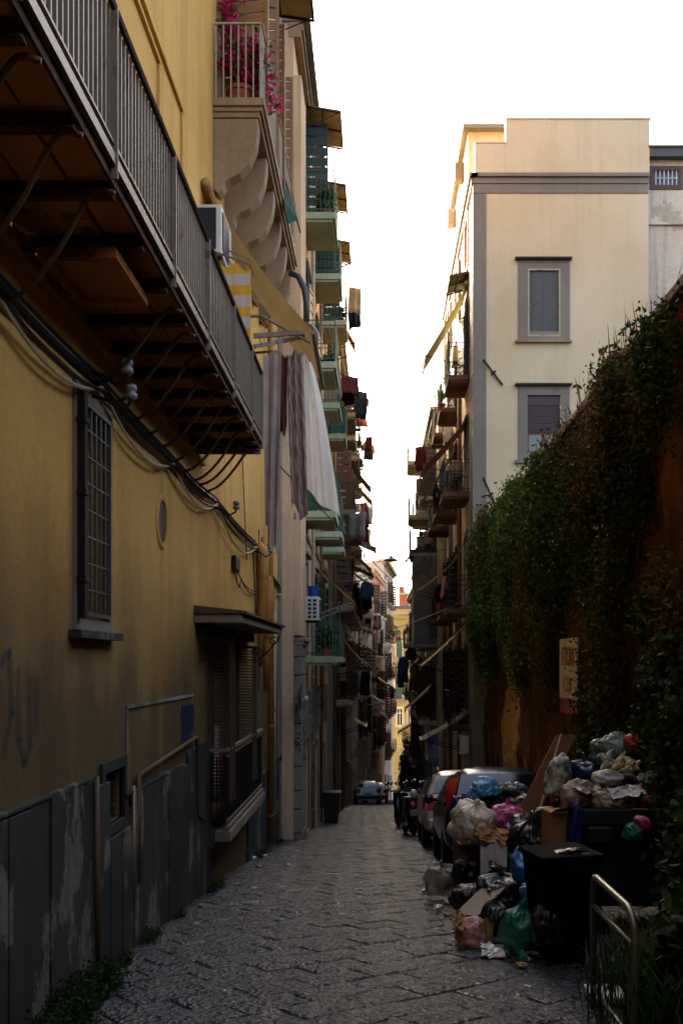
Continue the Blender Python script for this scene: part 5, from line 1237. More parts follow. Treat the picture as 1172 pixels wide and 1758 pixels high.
def creeper(label, regions, seed, nleaf, size=.07, dry=.3, group='creepers hanging over the retaining wall', top=True, leafm='leaf'):
    rg = np.random.default_rng(seed); t = thing('creeper', label, 'climbing plant', (WX, regions[0][0], 3.8), group)
    gp, dp = [], []; stems = MB()
    tot = sum((b-a)*(zt-zb)*den for a, b, zb, zt, out, den in regions)
    for (a, b, zb, zt, out, den) in regions:
        n = int(nleaf*(b-a)*(zt-zb)*den/tot); nc = max(6, int((b-a)*(zt-zb)*den*2.2))
        for c in range(nc):
            cy = rg.uniform(a, b); q = rg.uniform(0, 1); cz = zt-(zt-zb)*q**1.15
            r = rg.uniform(.14, .34); o_ = out*rg.uniform(.25, 1.0)*math.sin(math.pi*min(.98, max(.06, (cz-zb)/(zt-zb+.01)*.75+.12)))
            m = n//nc; p = rg.normal(size=(m, 3))*np.array([r*.45, r, r*1.25])
            p[:, 2] -= np.abs(rg.normal(size=m))*r*.9
            p += np.array([WX-.08-o_, cy, cz]); p[:, 2] = np.where(p[:, 2] > 3.85+max(0, cy-20)*.03, 3.85-rg.uniform(0, .5, m), p[:, 2]); p[:, 0] = np.minimum(p[:, 0], WX+.02) if cz < 3.7 else p[:, 0]
            (dp if rg.uniform() < dry else gp).append(p)
            if c % 3 == 0:
                pts = [Vector((WX-.06-o_*.6, cy+.05*k*rg.uniform(-1, 1), cz+.3-.28*k)) for k in range(6)]; stems.tube(pts, .007, 4, False)
    if gp: leaf_cloud('foliage', M[leafm], t, np.concatenate(gp), size, seed, kind='stuff', droop=.5)
    if dp: leaf_cloud('dry_foliage', M['leafdry'], t, np.concatenate(dp), size*.8, seed+1, kind='stuff', droop=.9, elong=2.4)
    stems.build('stems', M['woodbrown'], t, fix=False)['kind'] = 'stuff'
    return t
creeper('bright green creeper bulging over the far end of the retaining wall', [(25.6, 30.4, 2.4, 3.75, .44, 1.2), (25.9, 30.6, 1.1, 2.6, .42, 1.0), (27.0, 30.6, .5, 1.2, .2, .6)], 201, 60000, .055, .12)
creeper('thick creeper with rusty dead shoots over the middle of the retaining wall', [(19.0, 25.8, 2.2, 3.65, .40, 1.1), (18.6, 25.4, .9, 2.4, .35, .9), (20.8, 22.8, -.2, .9, .2, .6)], 203, 60000, .05, .2, leafm='leaf')
creeper('dark creeper with brown dead stems over the near part of the retaining wall', [(10.5, 18.8, 2.3, 3.6, .28, .9), (12, 15.4, .9, 2.4, .22, .7), (15.4, 18.6, 1.5, 2.5, .18, .6), (18.0, 19.2, -.4, 1.4, .2, .8), (13.6, 15.2, -1.9, .2, .25, .8), (9.5, 12.3, -.8, .8, .2, .4)], 205, 52000, .042, .35, leafm='leafdark')
gr = thing('wispy_grass', 'dry wispy grass standing on top of the wall coping', 'grass', (WX, 16, 3.9)); w = MB(); rg_ = random.Random(77)
for k in range(420):
    yy = rg_.uniform(11, 30); xx = WX+rg_.uniform(-.1, .4); h_ = rg_.uniform(.1, .5)*(1.5 if 13 < yy < 17 else 1); lx, ly = rg_.gauss(0, .08), rg_.gauss(0, .1)
    b0_ = Vector((xx, yy, 3.88)); w.poly([b0_, b0_+Vector((.012, .01, 0)), b0_+Vector((lx*.5+.008, ly*.5, h_*.6)), b0_+Vector((lx, ly, h_))])
w.build('blades', M['leafdry'], gr, fix=False)['kind'] = 'stuff'
# old poster on the wall
pw = facade((WX-.17, 0, 0), (0, 1, 0), (-1, 0, 0))
ps = thing('poster_board', 'faded cream poster board with red capitals and a price, fixed on the wall', 'poster', pw(17, -.2, 0))
def wz(py, d): return (VPY-py)/FPX*d
ya, yb = 15.85, 17.35; zt_, zm, zb_ = .36, -.16, -.72
w = MB(); w.fbox(pw, ya, yb, zb_+.12, zt_, 0, .025); w.build('board', M['poster'], ps)
w = MB(); w.fbox(pw, ya+.02, yb-.02, zb_-.12, zb_+.118, 0, .018); w.build('lower_strip', M['posterred'], ps)
def text3(body, parent, loc, rot, size, mat, sx=1.0, name='lettering'):
    cu = bpy.data.curves.new(name, 'FONT'); cu.body = body; cu.size = size; cu.extrude = .002; cu.align_x = 'CENTER'; cu.align_y = 'CENTER'; cu.materials.append(mat)
    o = bpy.data.objects.new(name, cu); COL.objects.link(o); o.rotation_euler = rot; o.scale = (sx, 1, 1)
    bpy.context.view_layer.update(); me = bpy.data.meshes.new_from_object(o.evaluated_get(bpy.context.evaluated_depsgraph_get())); me.name = name; bpy.data.objects.remove(o)
    o = bpy.data.objects.new(name, me); COL.objects.link(o); o.rotation_euler = rot; o.scale = (sx, 1, 1); o.parent = parent; o.location = Vector(loc)-parent_origin(parent)
    return o
text3('ATTORIA', ps, pw((ya+yb)/2, .06, .03), (R(90), 0, R(-90)), .44, M['posterred'], .60)
text3('€ 2,90', ps, pw((ya+yb)/2, -.38, .03), (R(90), 0, R(-90)), .34, M['posterred'], .80)

# ================================================================== VEHICLES
def car(label, x, y, paint, L=3.9, W=.83, H=1.48, tall_lamps=False, rails=False, lampmat='redlamp', yaw=0, seed=0):
    t = thing('parked_car', label, 'car', (0, 0, 0))
    top = [(0, .52), (.03, .80), (.10, 1.0), (.22, 1.20), (.36, H-.10), (.62, H-.01), (1.3, H), (2.1, H-.03), (2.45, H-.14), (3.05, .98), (3.2, .93), (3.6, .82), (3.82, .66), (L, .5)]
    def zt(q):
        for (a, za), (b, zb) in zip(top, top[1:]):
            if q <= b: return za+(zb-za)*(q-a)/(b-a)
        return top[-1][1]
    def ringp(q, off=0.0):
        h = zt(q); belt = .90; b = min(belt, h-.04); w0 = W*(1-.10*max(0, 1-q/.25)**2-.16*max(0, (q-3.3)/.6)**2)+off
        k = max(0, min(1, (h-belt)/(H-belt))); wr = w0*(.95-.24*k)
        return [(0, .24), (w0*.80, .24), (w0*.97, .34), (w0, min(.56, h-.1)), (w0*.985, b), (wr, h-.07*k-.015+off), (wr*.72, h-.005+off), (0, h+.008+off)]
    st = [0, .03, .10, .22, .36, .5, .62, 1.0, 1.3, 1.7, 2.1, 2.3, 2.45, 2.75, 3.05, 3.2, 3.4, 3.6, 3.75, 3.82, L]
    w = MB(); rings = []
    for q in st:
        r = ringp(q); rings.append([(a, q, z) for a, z in r]+[(-a, q, z) for a, z in r[-2:0:-1]])
    n = len(rings[0]); w.raw([p for r in rings for p in r], [(i*n+k, i*n+(k+1) % n, (i+1)*n+(k+1) % n, (i+1)*n+k) for i in range(len(rings)-1) for k in range(n)]+[tuple(range(n)), tuple(range((len(rings)-1)*n, len(rings)*n))])
    b = w.build('body', M[paint], t, smooth=True); m = b.modifiers.new('s', 'SUBSURF'); m.levels = m.render_levels = 2
    def pt(q, f, sd, off=.012):      # f: 0 belt .. 1 roof edge
        r = ringp(q, off); (a, za), (c, zc) = r[4], r[5]; return Vector((sd*(a+(c-a)*f), q, za+(zc-za)*f))
    w = MB(); N = 8; vs = []                    # rear window
    for j in range(5):
        q = .13+.25*j/4; r = ringp(q)
        for i in range(N+1):
            s = i/N*2-1; wd = r[5][0]*.90; vs.append((s*wd, q-.035+.02*s*s, zt(q)-.015-.01*s*s))
    w.raw(vs, [(j*(N+1)+i, j*(N+1)+i+1, (j+1)*(N+1)+i+1, (j+1)*(N+1)+i) for j in range(4) for i in range(N)]); w.build('rear_window', M['glass'], t, smooth=True)
    for sd in (-1, 1):
        for (qa, qb, qc, qd) in ((.42, 1.15, .60, 1.15), (1.22, 2.05, 1.22, 2.05), (2.12, 2.85, 2.12, 2.50)):
            w = MB(); vs = []
            for j in range(4):
                for i in range(5):
                    f = .08+.84*j/3; q = (qa+(qb-qa)*i/4)*(1-j/3)+(qc+(qd-qc)*i/4)*(j/3); vs.append(pt(q, f, sd))
            w.raw(vs, [(j*5+i, j*5+i+1, (j+1)*5+i+1, (j+1)*5+i) for j in range(3) for i in range(4)]); w.build('side_window', M['glass'], t, smooth=True)
        w = MB()
        if tall_lamps:
            vs = []
            for j in range(6):
                q = .05+.28*j/5; r = ringp(q, .01); a, c = Vector((sd*r[5][0]*.93, q-.035, zt(q)-.02)), Vector((sd*(r[4][0]*.55+r[5][0]*.47), q+.06, zt(q)-.05)); vs += [a, c]
            w.raw(vs, [(2*j, 2*j+1, 2*j+3, 2*j+2) for j in range(5)])
            for p in list(w.v): pass
        else:
            for (z0, z1) in ((.70, .94),):
                w.raw([(sd*W*.62, -.015, z0), (sd*W*.90, .02, z0), (sd*(W+.004), .20, z0+.02), (sd*W*.60, .03, z1), (sd*W*.88, .07, z1), (sd*(W-.0), .24, z1)], [(0, 1, 4, 3), (1, 2, 5, 4)])
        lo = w.build('tail_light', M[lampmat], t, smooth=False); mm = lo.modifiers.new('s', 'SOLIDIFY'); mm.thickness = .02
        w = MB(); w.lathe((sd*W*1.12, 2.45, .98), [(.02, -.05), (.085, -.03), (.09, .03), (.06, .07)], 10, 'Y'); w.bar((sd*W*.95, 2.48, .95), (sd*W*1.08, 2.46, .97), .035); w.build('side_mirror', M[paint], t, smooth=False)
    w = MB()
    w.box(-W*.90, W*.90, -.055, .10, .34, .56); w.build('rear_bumper', M[paint] if rails else M['plasticblack'], t, bevel=.05)
    w = MB(); w.box(-.26, .26, -.075, -.058, .60 if not rails else .40, .71 if not rails else .51); w.build('number_plate', M['plate'], t, bevel=.004)
    w = MB(); w.bar((-.03, .10, 1.06), (.32, .13, 1.10), .015); w.build('wiper', M['plasticblack'], t)
    w = MB(); w.tube([(0, .62, H+.0), (0, .50, H+.16)], [.01, .004], 5); w.build('aerial', M['plasticblack'], t)
    if rails:
        for sd in (-1, 1):
            w = MB(); w.tube([(sd*.52, .62, H-.02), (sd*.53, .70, H+.045), (sd*.53, 1.9, H+.04), (sd*.52, 2.0, H-.04)], .016, 6); w.build('roof_rail', M['steel'], t)
    for qy in (.72, 3.12):
        for sd in (-1, 1):
            w = MB(); w.lathe((sd*(W-.09), qy, .30), [(.21, -.09), (.29, -.085), (.305, -.05), (.305, .05), (.29, .085), (.21, .09)], 22, 'X'); wh = w.build('wheel', M['rubber'], t, smooth=False)
            w = MB(); w.lathe((sd*(W-.045), qy, .30), [(.02, .03), (.05, .035), (.14, .02), (.20, .03), (.21, .0)] , 14, 'X'); w.build('hub_cap', M['steel'], wh)
    t.location = (x, y, prof(y+1.9)+slope(y+2)*0-.0); t.rotation_euler = (slope(y+2), 0, R(yaw))
    t.location.z = prof(y+1.9)-math.tan(slope(y+2))*1.9
    return t
car('dark blue hatchback with tall red lamps, parked behind the rubbish heap', 1.80, 14.9, 'carblue', W=.85, tall_lamps=True, H=1.50)
car('champagne estate car with roof rails, parked second in the row', 1.70, 19.7, 'silver', W=.84, H=1.47, rails=True)
car('black car half hidden ahead of the champagne estate', 2.0, 24.6, 'carblack', W=.82, H=1.42)
car('pale blue car parked far down on the left side', -.55, 63, 'carpale', W=.80, H=1.45, yaw=3)
car('small white car far down in front of the pale blue one', -.1, 70, 'silver', W=.78, H=1.42)

def scooter(label, x, y, yaw, group='scooters parked nose to tail on the right'):
    t = thing('scooter', label, 'scooter', (0, 0, 0), group)
    for q in (.28, 1.52):
        w = MB(); w.lathe((0, q, .25), [(.15, -.05), (.22, -.055), (.25, -.03), (.25, .03), (.22, .055), (.15, .05)], 18, 'X'); wh = w.build('wheel', M['rubber'], t)
        w = MB(); w.lathe((0, q, .25), [(.03, -.056), (.14, -.03), (.14, .03), (.03, .056)], 10, 'X'); w.build('rim', M['steel'], wh)
    w = MB(); secs = [(.0, .10, .62, .78), (.15, .17, .48, .80), (.45, .19, .36, .80), (.72, .16, .26, .74), (.85, .17, .22, .34), (1.15, .17, .22, .32), (1.25, .15, .26, .60), (1.34, .14, .40, .95), (1.42, .06, .55, 1.0)]
    vs = []; 
    for (q, hw_, z0, z1) in secs: vs += [(-hw_*.7, q, z0), (hw_*.7, q, z0), (hw_, q, (z0+z1)/2), (hw_*.8, q, z1), (-hw_*.8, q, z1), (-hw_, q, (z0+z1)/2)]
    n = 6; w.raw(vs, [(i*n+k, i*n+(k+1) % n, (i+1)*n+(k+1) % n, (i+1)*n+k) for i in range(len(secs)-1) for k in range(n)]+[tuple(range(n)), tuple(range(len(vs)-n, len(vs)))])
    w.build('body', M['carblack'], t, smooth=True, bevel=0)
    w = MB(); w.fbox(lambda a, b, c: Vector((c, a, b)), .05, .75, .79, .90, -.15, .15); w.build('saddle', M['plasticblack'], t, bevel=.04)
    w = MB(); w.tube([(-.33, 1.22, 1.04), (-.15, 1.32, 1.02), (.15, 1.32, 1.02), (.33, 1.22, 1.04)], .016, 6); w.tube([(0, 1.30, 1.0), (0, 1.50, .3)], .025, 6); w.build('handlebar', M['plasticblack'], t)
    for sd in (-1, 1):
        w = MB(); w.tube([(sd*.22, 1.28, 1.03), (sd*.30, 1.22, 1.22)], .007, 5); w.lathe((sd*.30, 1.20, 1.24), [(.02, -.01), (.055, 0), (.02, .012)], 10, 'Y'); w.build('mirror', M['chrome'], t)
    w = MB(); w.lathe((0, -.02, .70), [(.02, -.02), (.06, -.012), (.07, .02)], 10, 'Y'); w.build('tail_light', M['redlamp'], t)
    w = MB(); w.tube([(-.18, .1, .28), (-.18, .5, .26)], .045, 8); w.build('exhaust', M['steel'], t)
    w = MB(); w.box(-.09, .09, -.07, -.05, .45, .60); w.build('number_plate', M['plate'], t)
    t.location = (x, y, prof(y+.9)-math.tan(slope(y))*.9); t.rotation_euler = (slope(y+1), R(-4), R(yaw)); return t
for k, (x, y, yw) in enumerate(((.88, 24.2, 8), (1.2, 26.4, -12), (.95, 28.6, 14), (1.3, 30.8, 5), (1.1, 33, -10), (1.2, 36, 8))):
    scooter('black scooter, '+['first and closest of the row beyond the cars', 'second along the row, nearer the wall', 'third along, turned to the street', 'fourth along beside the tenement doors', 'fifth along, turned inward', 'last one of the row far down'][k], x, y, yw)

# ================================================================== RUBBISH
for nm, c1, c2, al, ro in (('bag_black', '0c0c0e', '141418', 1, .28), ('bag_blue', '14508c', '1c69ae', 1, .3), ('bag_lightblue', '5fa8c8', '4a90b4', 1, .35), ('bag_green', '0f5a48', '177a5c', 1, .3),
                           ('bag_pink', 'b8507e', 'a03c6c', 1, .38), ('bag_cream', 'c4b8a0', 'a99a84', 1, .5), ('bag_white', 'c0bebc', '9d9a96', 1, .45), ('bag_beige', '8e7c66', '6e5f50', 1, .5),
                           ('bag_clear', '6f6c5c', '8d8672', .62, .25), ('bag_tealclear', '44605c', '6a7a70', .7, .25), ('bag_navy', '141a4a', '1a2260', 1, .4), ('bag_orange', 'b8481c', 'a09a9c', 1, .5), ('bag_red', 'a01c1c', '7c1414', 1, .4), ('bag_grey', '55585a', '3b3e40', 1, .4), ('bag_speck', 'b4ab9c', '3c3630', 1, .5)):
    M[nm] = bagmat(nm, c1, c2, al, ro)
def bag(px, py, wpx, hpx, d, mat, label, seed=0, knot=True, squash=0.0, tilt=0, cat='rubbish bag', name='rubbish_bag', deep=.85, cr=1.0, group=None):
    c = P(px, py, d); hw_ = wpx/FPX*d/2; hh = hpx/FPX*d/2; bm = bmesh.new(); bmesh.ops.create_icosphere(bm, subdivisions=5, radius=1)
    rs_ = random.Random(seed); o1 = Vector((rs_.uniform(-50, 50), rs_.uniform(-50, 50), rs_.uniform(-50, 50)))
    for v in bm.verts:
        p = v.co.copy(); z = p.z
        rad = 1.0
        soft = mat in ('bag_cream', 'bag_beige', 'bag_speck'); lump = (.16 if soft else .30)*noise.noise(p*1.2+o1)+.12*noise.noise(p*2.6+o1)
        q = Vector((p.x*1.5, p.y*1.5, p.z*1.0))*(1 if soft else 1.4)+o1; q.x += 1.2*noise.noise(p*2+o1); crease = -.075*cr*(1-abs(noise.noise(q))*2.6)**2 if abs(noise.noise(q)) < .38 else 0
        q2 = Vector((p.x*7, p.y*7, p.z*3.5))+o1; crease += -.022*cr*max(0, 1-abs(noise.noise(q2))*4)
        if z < -.55: z = -.55-(abs(z)-.55)*.35
        r = 1+lump+crease
        x, y = p.x*r, p.y*r
        if knot and z > .62:
            k = (z-.62)/.38; neck = max(.16, 1-2.1*k) if k < .45 else .14+.5*(k-.45)
            ang = math.atan2(p.y, p.x); pl = 1+.18*math.sin(ang*9+seed)*min(1, k*2)
            L = math.hypot(p.x, p.y) or 1e-4; base = math.hypot(p.x, p.y)
            x, y = p.x/L*max(base*neck, .10*min(1, k*3))*pl*r, p.y/L*max(base*neck, .10*min(1, k*3))*pl*r
            z = .62+k*.42+(.05*math.sin(ang*3+seed) if k > .5 else 0)
        v.co = Vector((x*hw_, y*hw_*deep, z*hh*1.12*r))
    me = bpy.data.meshes.new(name); bm.to_mesh(me); bm.free(); me.polygons.foreach_set('use_smooth', [True]*len(me.polygons)); me.materials.append(M[mat])
    o = bpy.data.objects.new(name, me); COL.objects.link(o); o.location = c; o.rotation_euler = (rs_.uniform(-.15, .15), R(tilt), rs_.uniform(0, 6)); tag(o, label, cat, group); return o
# skip
dm = thing('rubbish_container', 'large dark rubbish container overflowing with bags by the wall', 'container', (2.5, 10.5, prof(10.5)))
g = prof(10.4); zt_ = -1.405; w = MB()
vs = [(x*sx+2.52, y, z) for (z, sx, ya_, yb_) in ((g+.18, .86, 10.12, 11.0), (zt_-.14, 1.0, 10.0, 11.12)) for (x, y) in ((-.56, ya_), (.56, ya_), (.56, yb_), (-.56, yb_))]
w.raw(vs, [(0, 1, 2, 3), (0, 1, 5, 4), (1, 2, 6, 5), (2, 3, 7, 6), (3, 0, 4, 7)]); db = w.build('body', M['bin'], dm, bevel=.03)
w = MB(); 
for (a, b, c, d) in ((1.90, 3.14, 9.94, 10.03), (1.90, 3.14, 11.09, 11.18), (1.90, 1.99, 10.03, 11.09), (3.05, 3.14, 10.03, 11.09)): w.box(a, b, c, d, zt_-.15, zt_)
w.build('rim', M['bin'], dm, bevel=.015)
for xx in (2.1, 2.9):
    w = MB(); w.box(xx-.12, xx+.12, 9.90, 9.96, zt_-.32, zt_-.16); w.build('lifting_pocket', M['bin'], dm, bevel=.02)
for i in range(5): w = MB(); w.box(2.08+i*.21, 2.11+i*.21, 10.005+.05, 10.09, g+.3, zt_-.35); w.build('rib', M['bin'], dm)
for (xx, yy) in ((2.1, 10.25), (2.95, 10.25), (2.1, 10.9), (2.95, 10.9)):
    w = MB(); w.lathe((xx, yy, g+.09+(yy-10.4)*-.1), [(.03, -.03), (.09, -.028), (.09, .028), (.03, .03)], 14, 'X'); w.bar((xx, yy, g+.09), (xx, yy, g+.2), .05); w.build('wheel', M['rubber'], dm)
wb = thing('wheelie_bin', 'black wheeled bin standing in front of the heap beside the green bag', 'bin', (1.5, 8.4, prof(8.4)))
g = prof(8.4); w = MB(); vs = [(x*s+1.50, y*s+8.45, z) for (z, s) in ((g+.02, .80), (g+.80, 1.0)) for (x, y) in ((-.235, -.27), (.235, -.27), (.235, .27), (-.235, .27))]
w.raw(vs, [(0, 1, 2, 3), (0, 1, 5, 4), (1, 2, 6, 5), (2, 3, 7, 6), (3, 0, 4, 7)]).build('body', M['binblack'], wb, bevel=.02)
w = MB(); w.box(1.24, 1.76, 8.15, 8.75, g+.805, g+.86); w.bar((1.3, 8.13, g+.78), (1.7, 8.13, g+.78), .03); w.build('lid', M['binblack'], wb, bevel=.015)
for xx in (1.29, 1.71):
    w = MB(); w.lathe((xx, 8.68, g+.10), [(.02, -.025), (.10, -.022), (.10, .022), (.02, .025)], 14, 'X'); w.build('wheel', M['rubber'], wb)
wb.rotation_euler = (0, R(-1.5), R(11))
lb = thing('wheelie_bin', 'dark wheeled bin against the left buildings further down', 'bin', (-1.35, 33, prof(33)))
g = prof(33); w = MB(); vs = [(x*s-1.45, y*s+33, z) for (z, s) in ((g+.02, .80), (g+.9, 1.0)) for (x, y) in ((-.27, -.3), (.27, -.3), (.27, .3), (-.27, .3))]
w.raw(vs, [(0, 1, 2, 3), (0, 1, 5, 4), (1, 2, 6, 5), (2, 3, 7, 6), (3, 0, 4, 7)]).build('body', M['bin'], lb, bevel=.02)
w = MB(); w.box(-1.75, -1.15, 32.65, 33.33, g+.905, g+.97); w.build('lid', M['bin'], lb, bevel=.015)
# cartons and boards
def carton(x0, x1, y0, y1, z0, z1, mat, label, rot=0, lean=0, name='carton', cat='box'):
    w = MB(); cx, cy = (x0+x1)/2, (y0+y1)/2; w.box(x0-cx, x1-cx, y0-cy, y1-cy, 0, z1-z0)
    if name == 'carton': w.poly([(x0-cx, y0-cy-.002, z1-z0), (x1-cx, y0-cy-.002, z1-z0), (x1-cx, y0-cy-.12, z1-z0+.07), (x0-cx+.02, y0-cy-.13, z1-z0+.05)])
    o = w.build(name, M[mat], None, bevel=.004, fix=False); o.location = (cx, cy, z0); o.rotation_euler = (R(lean), 0, R(rot)); return tag(o, label, cat)
carton(.84, 1.36, 11.0, 11.5, prof(11.2), -1.93, 'board', 'brown wooden cabinet carcass under the big cream bag', 4, name='cabinet', cat='cabinet')
carton(1.60, 1.80, 9.85, 10.15, prof(10), -1.42, 'card', 'tall narrow cardboard carton left of the container', 8)
carton(1.12, 1.5, 10.2, 10.6, prof(10.4), -2.15, 'card', 'flattened low carton behind the blue bag', 20)
carton(1.62, 2.04, 11.5, 12.0, prof(11.8), -1.9, 'card', 'carton buried behind the container', 12)
w = MB(); a, b = P(902, 1405, 11.6), P(958, 1262, 11.9); s = Vector((.20, 0, 0)); w.raw([a-s*.6, a+s*.6, b+s, b-s*.1, a-s*.6+Vector((0, .03, 0)), a+s*.6+Vector((0, .03, 0)), b+s+Vector((0, .03, 0)), b-s*.1+Vector((0, .03, 0))], [(0, 1, 2, 3), (4, 5, 6, 7), (0, 1, 5, 4), (1, 2, 6, 5), (2, 3, 7, 6), (3, 0, 4, 7)])
w.raw([P(885, 1470, 11.5), P(925, 1470, 11.5), a+s*.6, a-s*.6], [(0, 1, 2, 3)])
solo(w, 'plank', M['board'], 'wide reddish brown board leaning on the wall behind the heap', 'board')
w = MB(); w.tube([P(925, 1392, 11.2), P(962, 1261, 11.6)], .012, 6); solo(w, 'stick', M['pipepale'], 'thin pale stick leaning over the brown board', 'stick')
w = MB(); a, b = P(872, 1500, 9.9), P(800, 1572, 9.3); w.bar(a, b, .22, .02); w.bar(P(867, 1498, 10.2), P(838, 1530, 9.6), .03); solo(w, 'plank', M['woodbrown'], 'dark plank slanting down to the street over black bags', 'board')
bags = [
 (757, 1511, 60, 62, 12.0, 'bag_clear', 'see-through bag with orange peel lying alone on the paving', 1, True),
 (810, 1413, 92, 82, 11.0, 'bag_cream', 'big crumpled cream sack on top of the brown cabinet', 2, True),
 (868, 1403, 62, 50, 11.2, 'bag_pink', 'pink bag beside the cream sack', 3, True),
 (831, 1355, 58, 40, 12.6, 'bag_lightblue', 'light blue bag in front of the rear window of the blue car', 4, False),
 (907, 1489, 80, 56, 9.5, 'bag_blue', 'bright blue bag lying on its side behind the black bin', 5, False),
 (962, 1468, 40, 30, 9.2, 'bag_blue', 'small blue bag resting on the black bin lid', 6, True),
 (915, 1545, 56, 66, 9.0, 'bag_blue', 'blue bag squeezed between green bag and plank', 7, True),
 (896, 1597, 78, 94, 8.62, 'bag_green', 'large dark green bag at the front of the heap', 8, True),
 (812, 1606, 66, 54, 8.95, 'bag_orange', 'torn orange and white bag at the foot of the heap', 9, False),
 (848, 1578, 50, 70, 9.1, 'bag_black', 'black bag behind the beige paper bag', 10, True),
 (812, 1548, 80, 60, 9.9, 'bag_black', 'wide black bag under the slanting plank', 11, False),
 (860, 1535, 80, 80, 9.8, 'bag_black', 'round black bag left of the blue bags', 12, True),
 (800, 1500, 60, 70, 10.9, 'bag_black', 'black bag leaning on the brown cabinet', 13, True),
 (905, 1440, 90, 90, 10.9, 'bag_black', 'tall black bag under the pink bag', 14, True),
 (940, 1420, 80, 80, 10.8, 'bag_black', 'glossy black bag beside the tall carton', 15, True),
 (875, 1470, 90, 80, 11.0, 'bag_black', 'slumped black bag behind the white cloth', 16, False),
 (890, 1385, 80, 60, 12.6, 'bag_black', 'black bag behind the leaning board', 17, True),
 (845, 1388, 80, 70, 12.8, 'bag_black', 'black bag below the light blue bag', 18, False),
 (820, 1450, 90, 90, 12.4, 'bag_black', 'black bag at the back behind the cabinet', 19, False),
 (880, 1362, 60, 35, 12.7, 'bag_grey', 'grey and white speckled bag by the rear window', 20, False),
 (790, 1395, 40, 60, 11.8, 'bag_navy', 'navy bag at the street side of the blue car', 21, False),
 (955, 1338, 52, 84, 10.5, 'bag_speck', 'white and black patterned sack left of the container', 22, False),
 (990, 1366, 64, 56, 10.2, 'bag_beige', 'rounded beige sack on the container rim', 23, False),
 (1045, 1378, 92, 40, 10.2, 'bag_beige', 'long beige sack slumped along the container rim', 24, False),
 (1000, 1325, 52, 44, 10.6, 'bag_navy', 'dark blue bag high on the container', 25, True),
 (1052, 1292, 88, 62, 11.0, 'bag_tealclear', 'big translucent teal bag on top of the heap', 26, False),
 (1093, 1280, 48, 38, 10.7, 'bag_red', 'red bag near the top of the heap', 27, False),
 (1122, 1290, 30, 32, 10.8, 'bag_white', 'small off-white bag at the top right of the heap', 28, False),
 (1042, 1336, 56, 26, 10.3, 'bag_white', 'flat torn white bag in the middle of the container', 29, False),
 (1112, 1345, 60, 46, 10.4, 'bag_grey', 'grey green bag at the right of the container', 30, True),
 (1112, 1379, 32, 20, 10.1, 'bag_red', 'small red bag at the right end of the container rim', 31, False),
 (1085, 1335, 70, 60, 10.7, 'bag_black', 'black bag in the container under the cream strips', 32, False),
 (1040, 1350, 80, 50, 10.7, 'bag_black', 'black bag in the container behind the beige sack', 33, False),
 (1150, 1350, 70, 80, 10.8, 'bag_black', 'black bag at the wall end of the container', 34, True),
 (985, 1420, 34, 86, 9.85, 'bag_navy', 'blue bag hanging down the corner of the container', 35, False),
 (1088, 1430, 50, 34, 9.8, 'bag_green', 'green bag hooked on the front of the container', 36, False),
 (1102, 1413, 34, 24, 9.75, 'bag_pink', 'pink rag bag over the green one on the container front', 37, False),
 (1010, 1585, 70, 90, 9.6, 'bag_black', 'black bag behind the black bin', 38, True),
 (937, 1590, 60, 84, 8.25, 'bag_black', 'black bag pressed between the green bag and the black bin', 40, True),
 (985, 1470, 74, 30, 8.35, 'bag_black', 'flat black bag lying on the lid of the black bin', 41, False),
 (985, 1500, 60, 70, 9.7, 'bag_black', 'black bag between the bin and the container', 39, True),
]
for (px, py, wp, hp, d, mt, lab, sd, kn) in bags:
    bag(px, py, wp, hp, d, mt, lab, sd, kn, tilt=random.Random(sd).uniform(-18, 18) if sd not in (8, 1) else 0, cr=1.5 if mt in ('bag_cream', 'bag_beige', 'bag_pink', 'bag_lightblue') else 1.1)
o = bag(760, 1518, 30, 26, 11.98, 'bag_orange', 'orange peel inside the see-through bag', 50, False, name='orange_peel', cat='food waste')
cloth('cloth', 'bag_white', 'square whitish cloth draped below the cream sack', 'cloth', P(824, 1449, 10.6), P(870, 1452, 10.6), .37, 1.5, .015, seed=51)
cloth('paper_bag', 'card', 'beige paper bag standing by the orange bag', 'paper bag', P(822, 1578, 8.85), P(846, 1582, 8.85), .22, 1, .02, seed=52)
cloth('rag', 'rose', 'red and white striped rag hanging off the container corner', 'cloth', P(964, 1380, 10.0), P(972, 1380, 10.0), .18, 1, .01, seed=53)
for k, (a, b, cc, dd, mt, lab) in enumerate((((1018, 1340), (1073, 1290), (1060, 1318), (1085, 1305), 'poster', 'long cream strip lying over the top of the heap'), ((1066, 1302), (1108, 1308), (1100, 1322), (1060, 1322), 'poster', 'cream board edge sticking out of the container'), ((1024, 1300), (1052, 1286), (1060, 1308), (1030, 1318), 'bag_white', 'white carton flap with an orange mark on the heap'))):
    w = MB(); N = 6; A0, B0, C0, D0 = [P(*q, 10.35-.05*i) for i, q in enumerate((a, b, dd if k else cc, cc if k else dd))]; vs = []
    for j in range(N+1):
        for i in range(N+1):
            p = A0.lerp(B0, i/N).lerp(D0.lerp(C0, i/N), j/N); vs.append(p+Vector((0, .03*math.sin(i*1.7+j), .02*math.sin(j*2+i))))
    w.raw(vs, [(j*(N+1)+i, j*(N+1)+i+1, (j+1)*(N+1)+i+1, (j+1)*(N+1)+i) for j in range(N) for i in range(N)])
    o = solo(w, 'scrap', M[mt], lab, 'scrap', smooth=False, fix=False); m = o.modifiers.new('s', 'SOLIDIFY'); m.thickness = .015
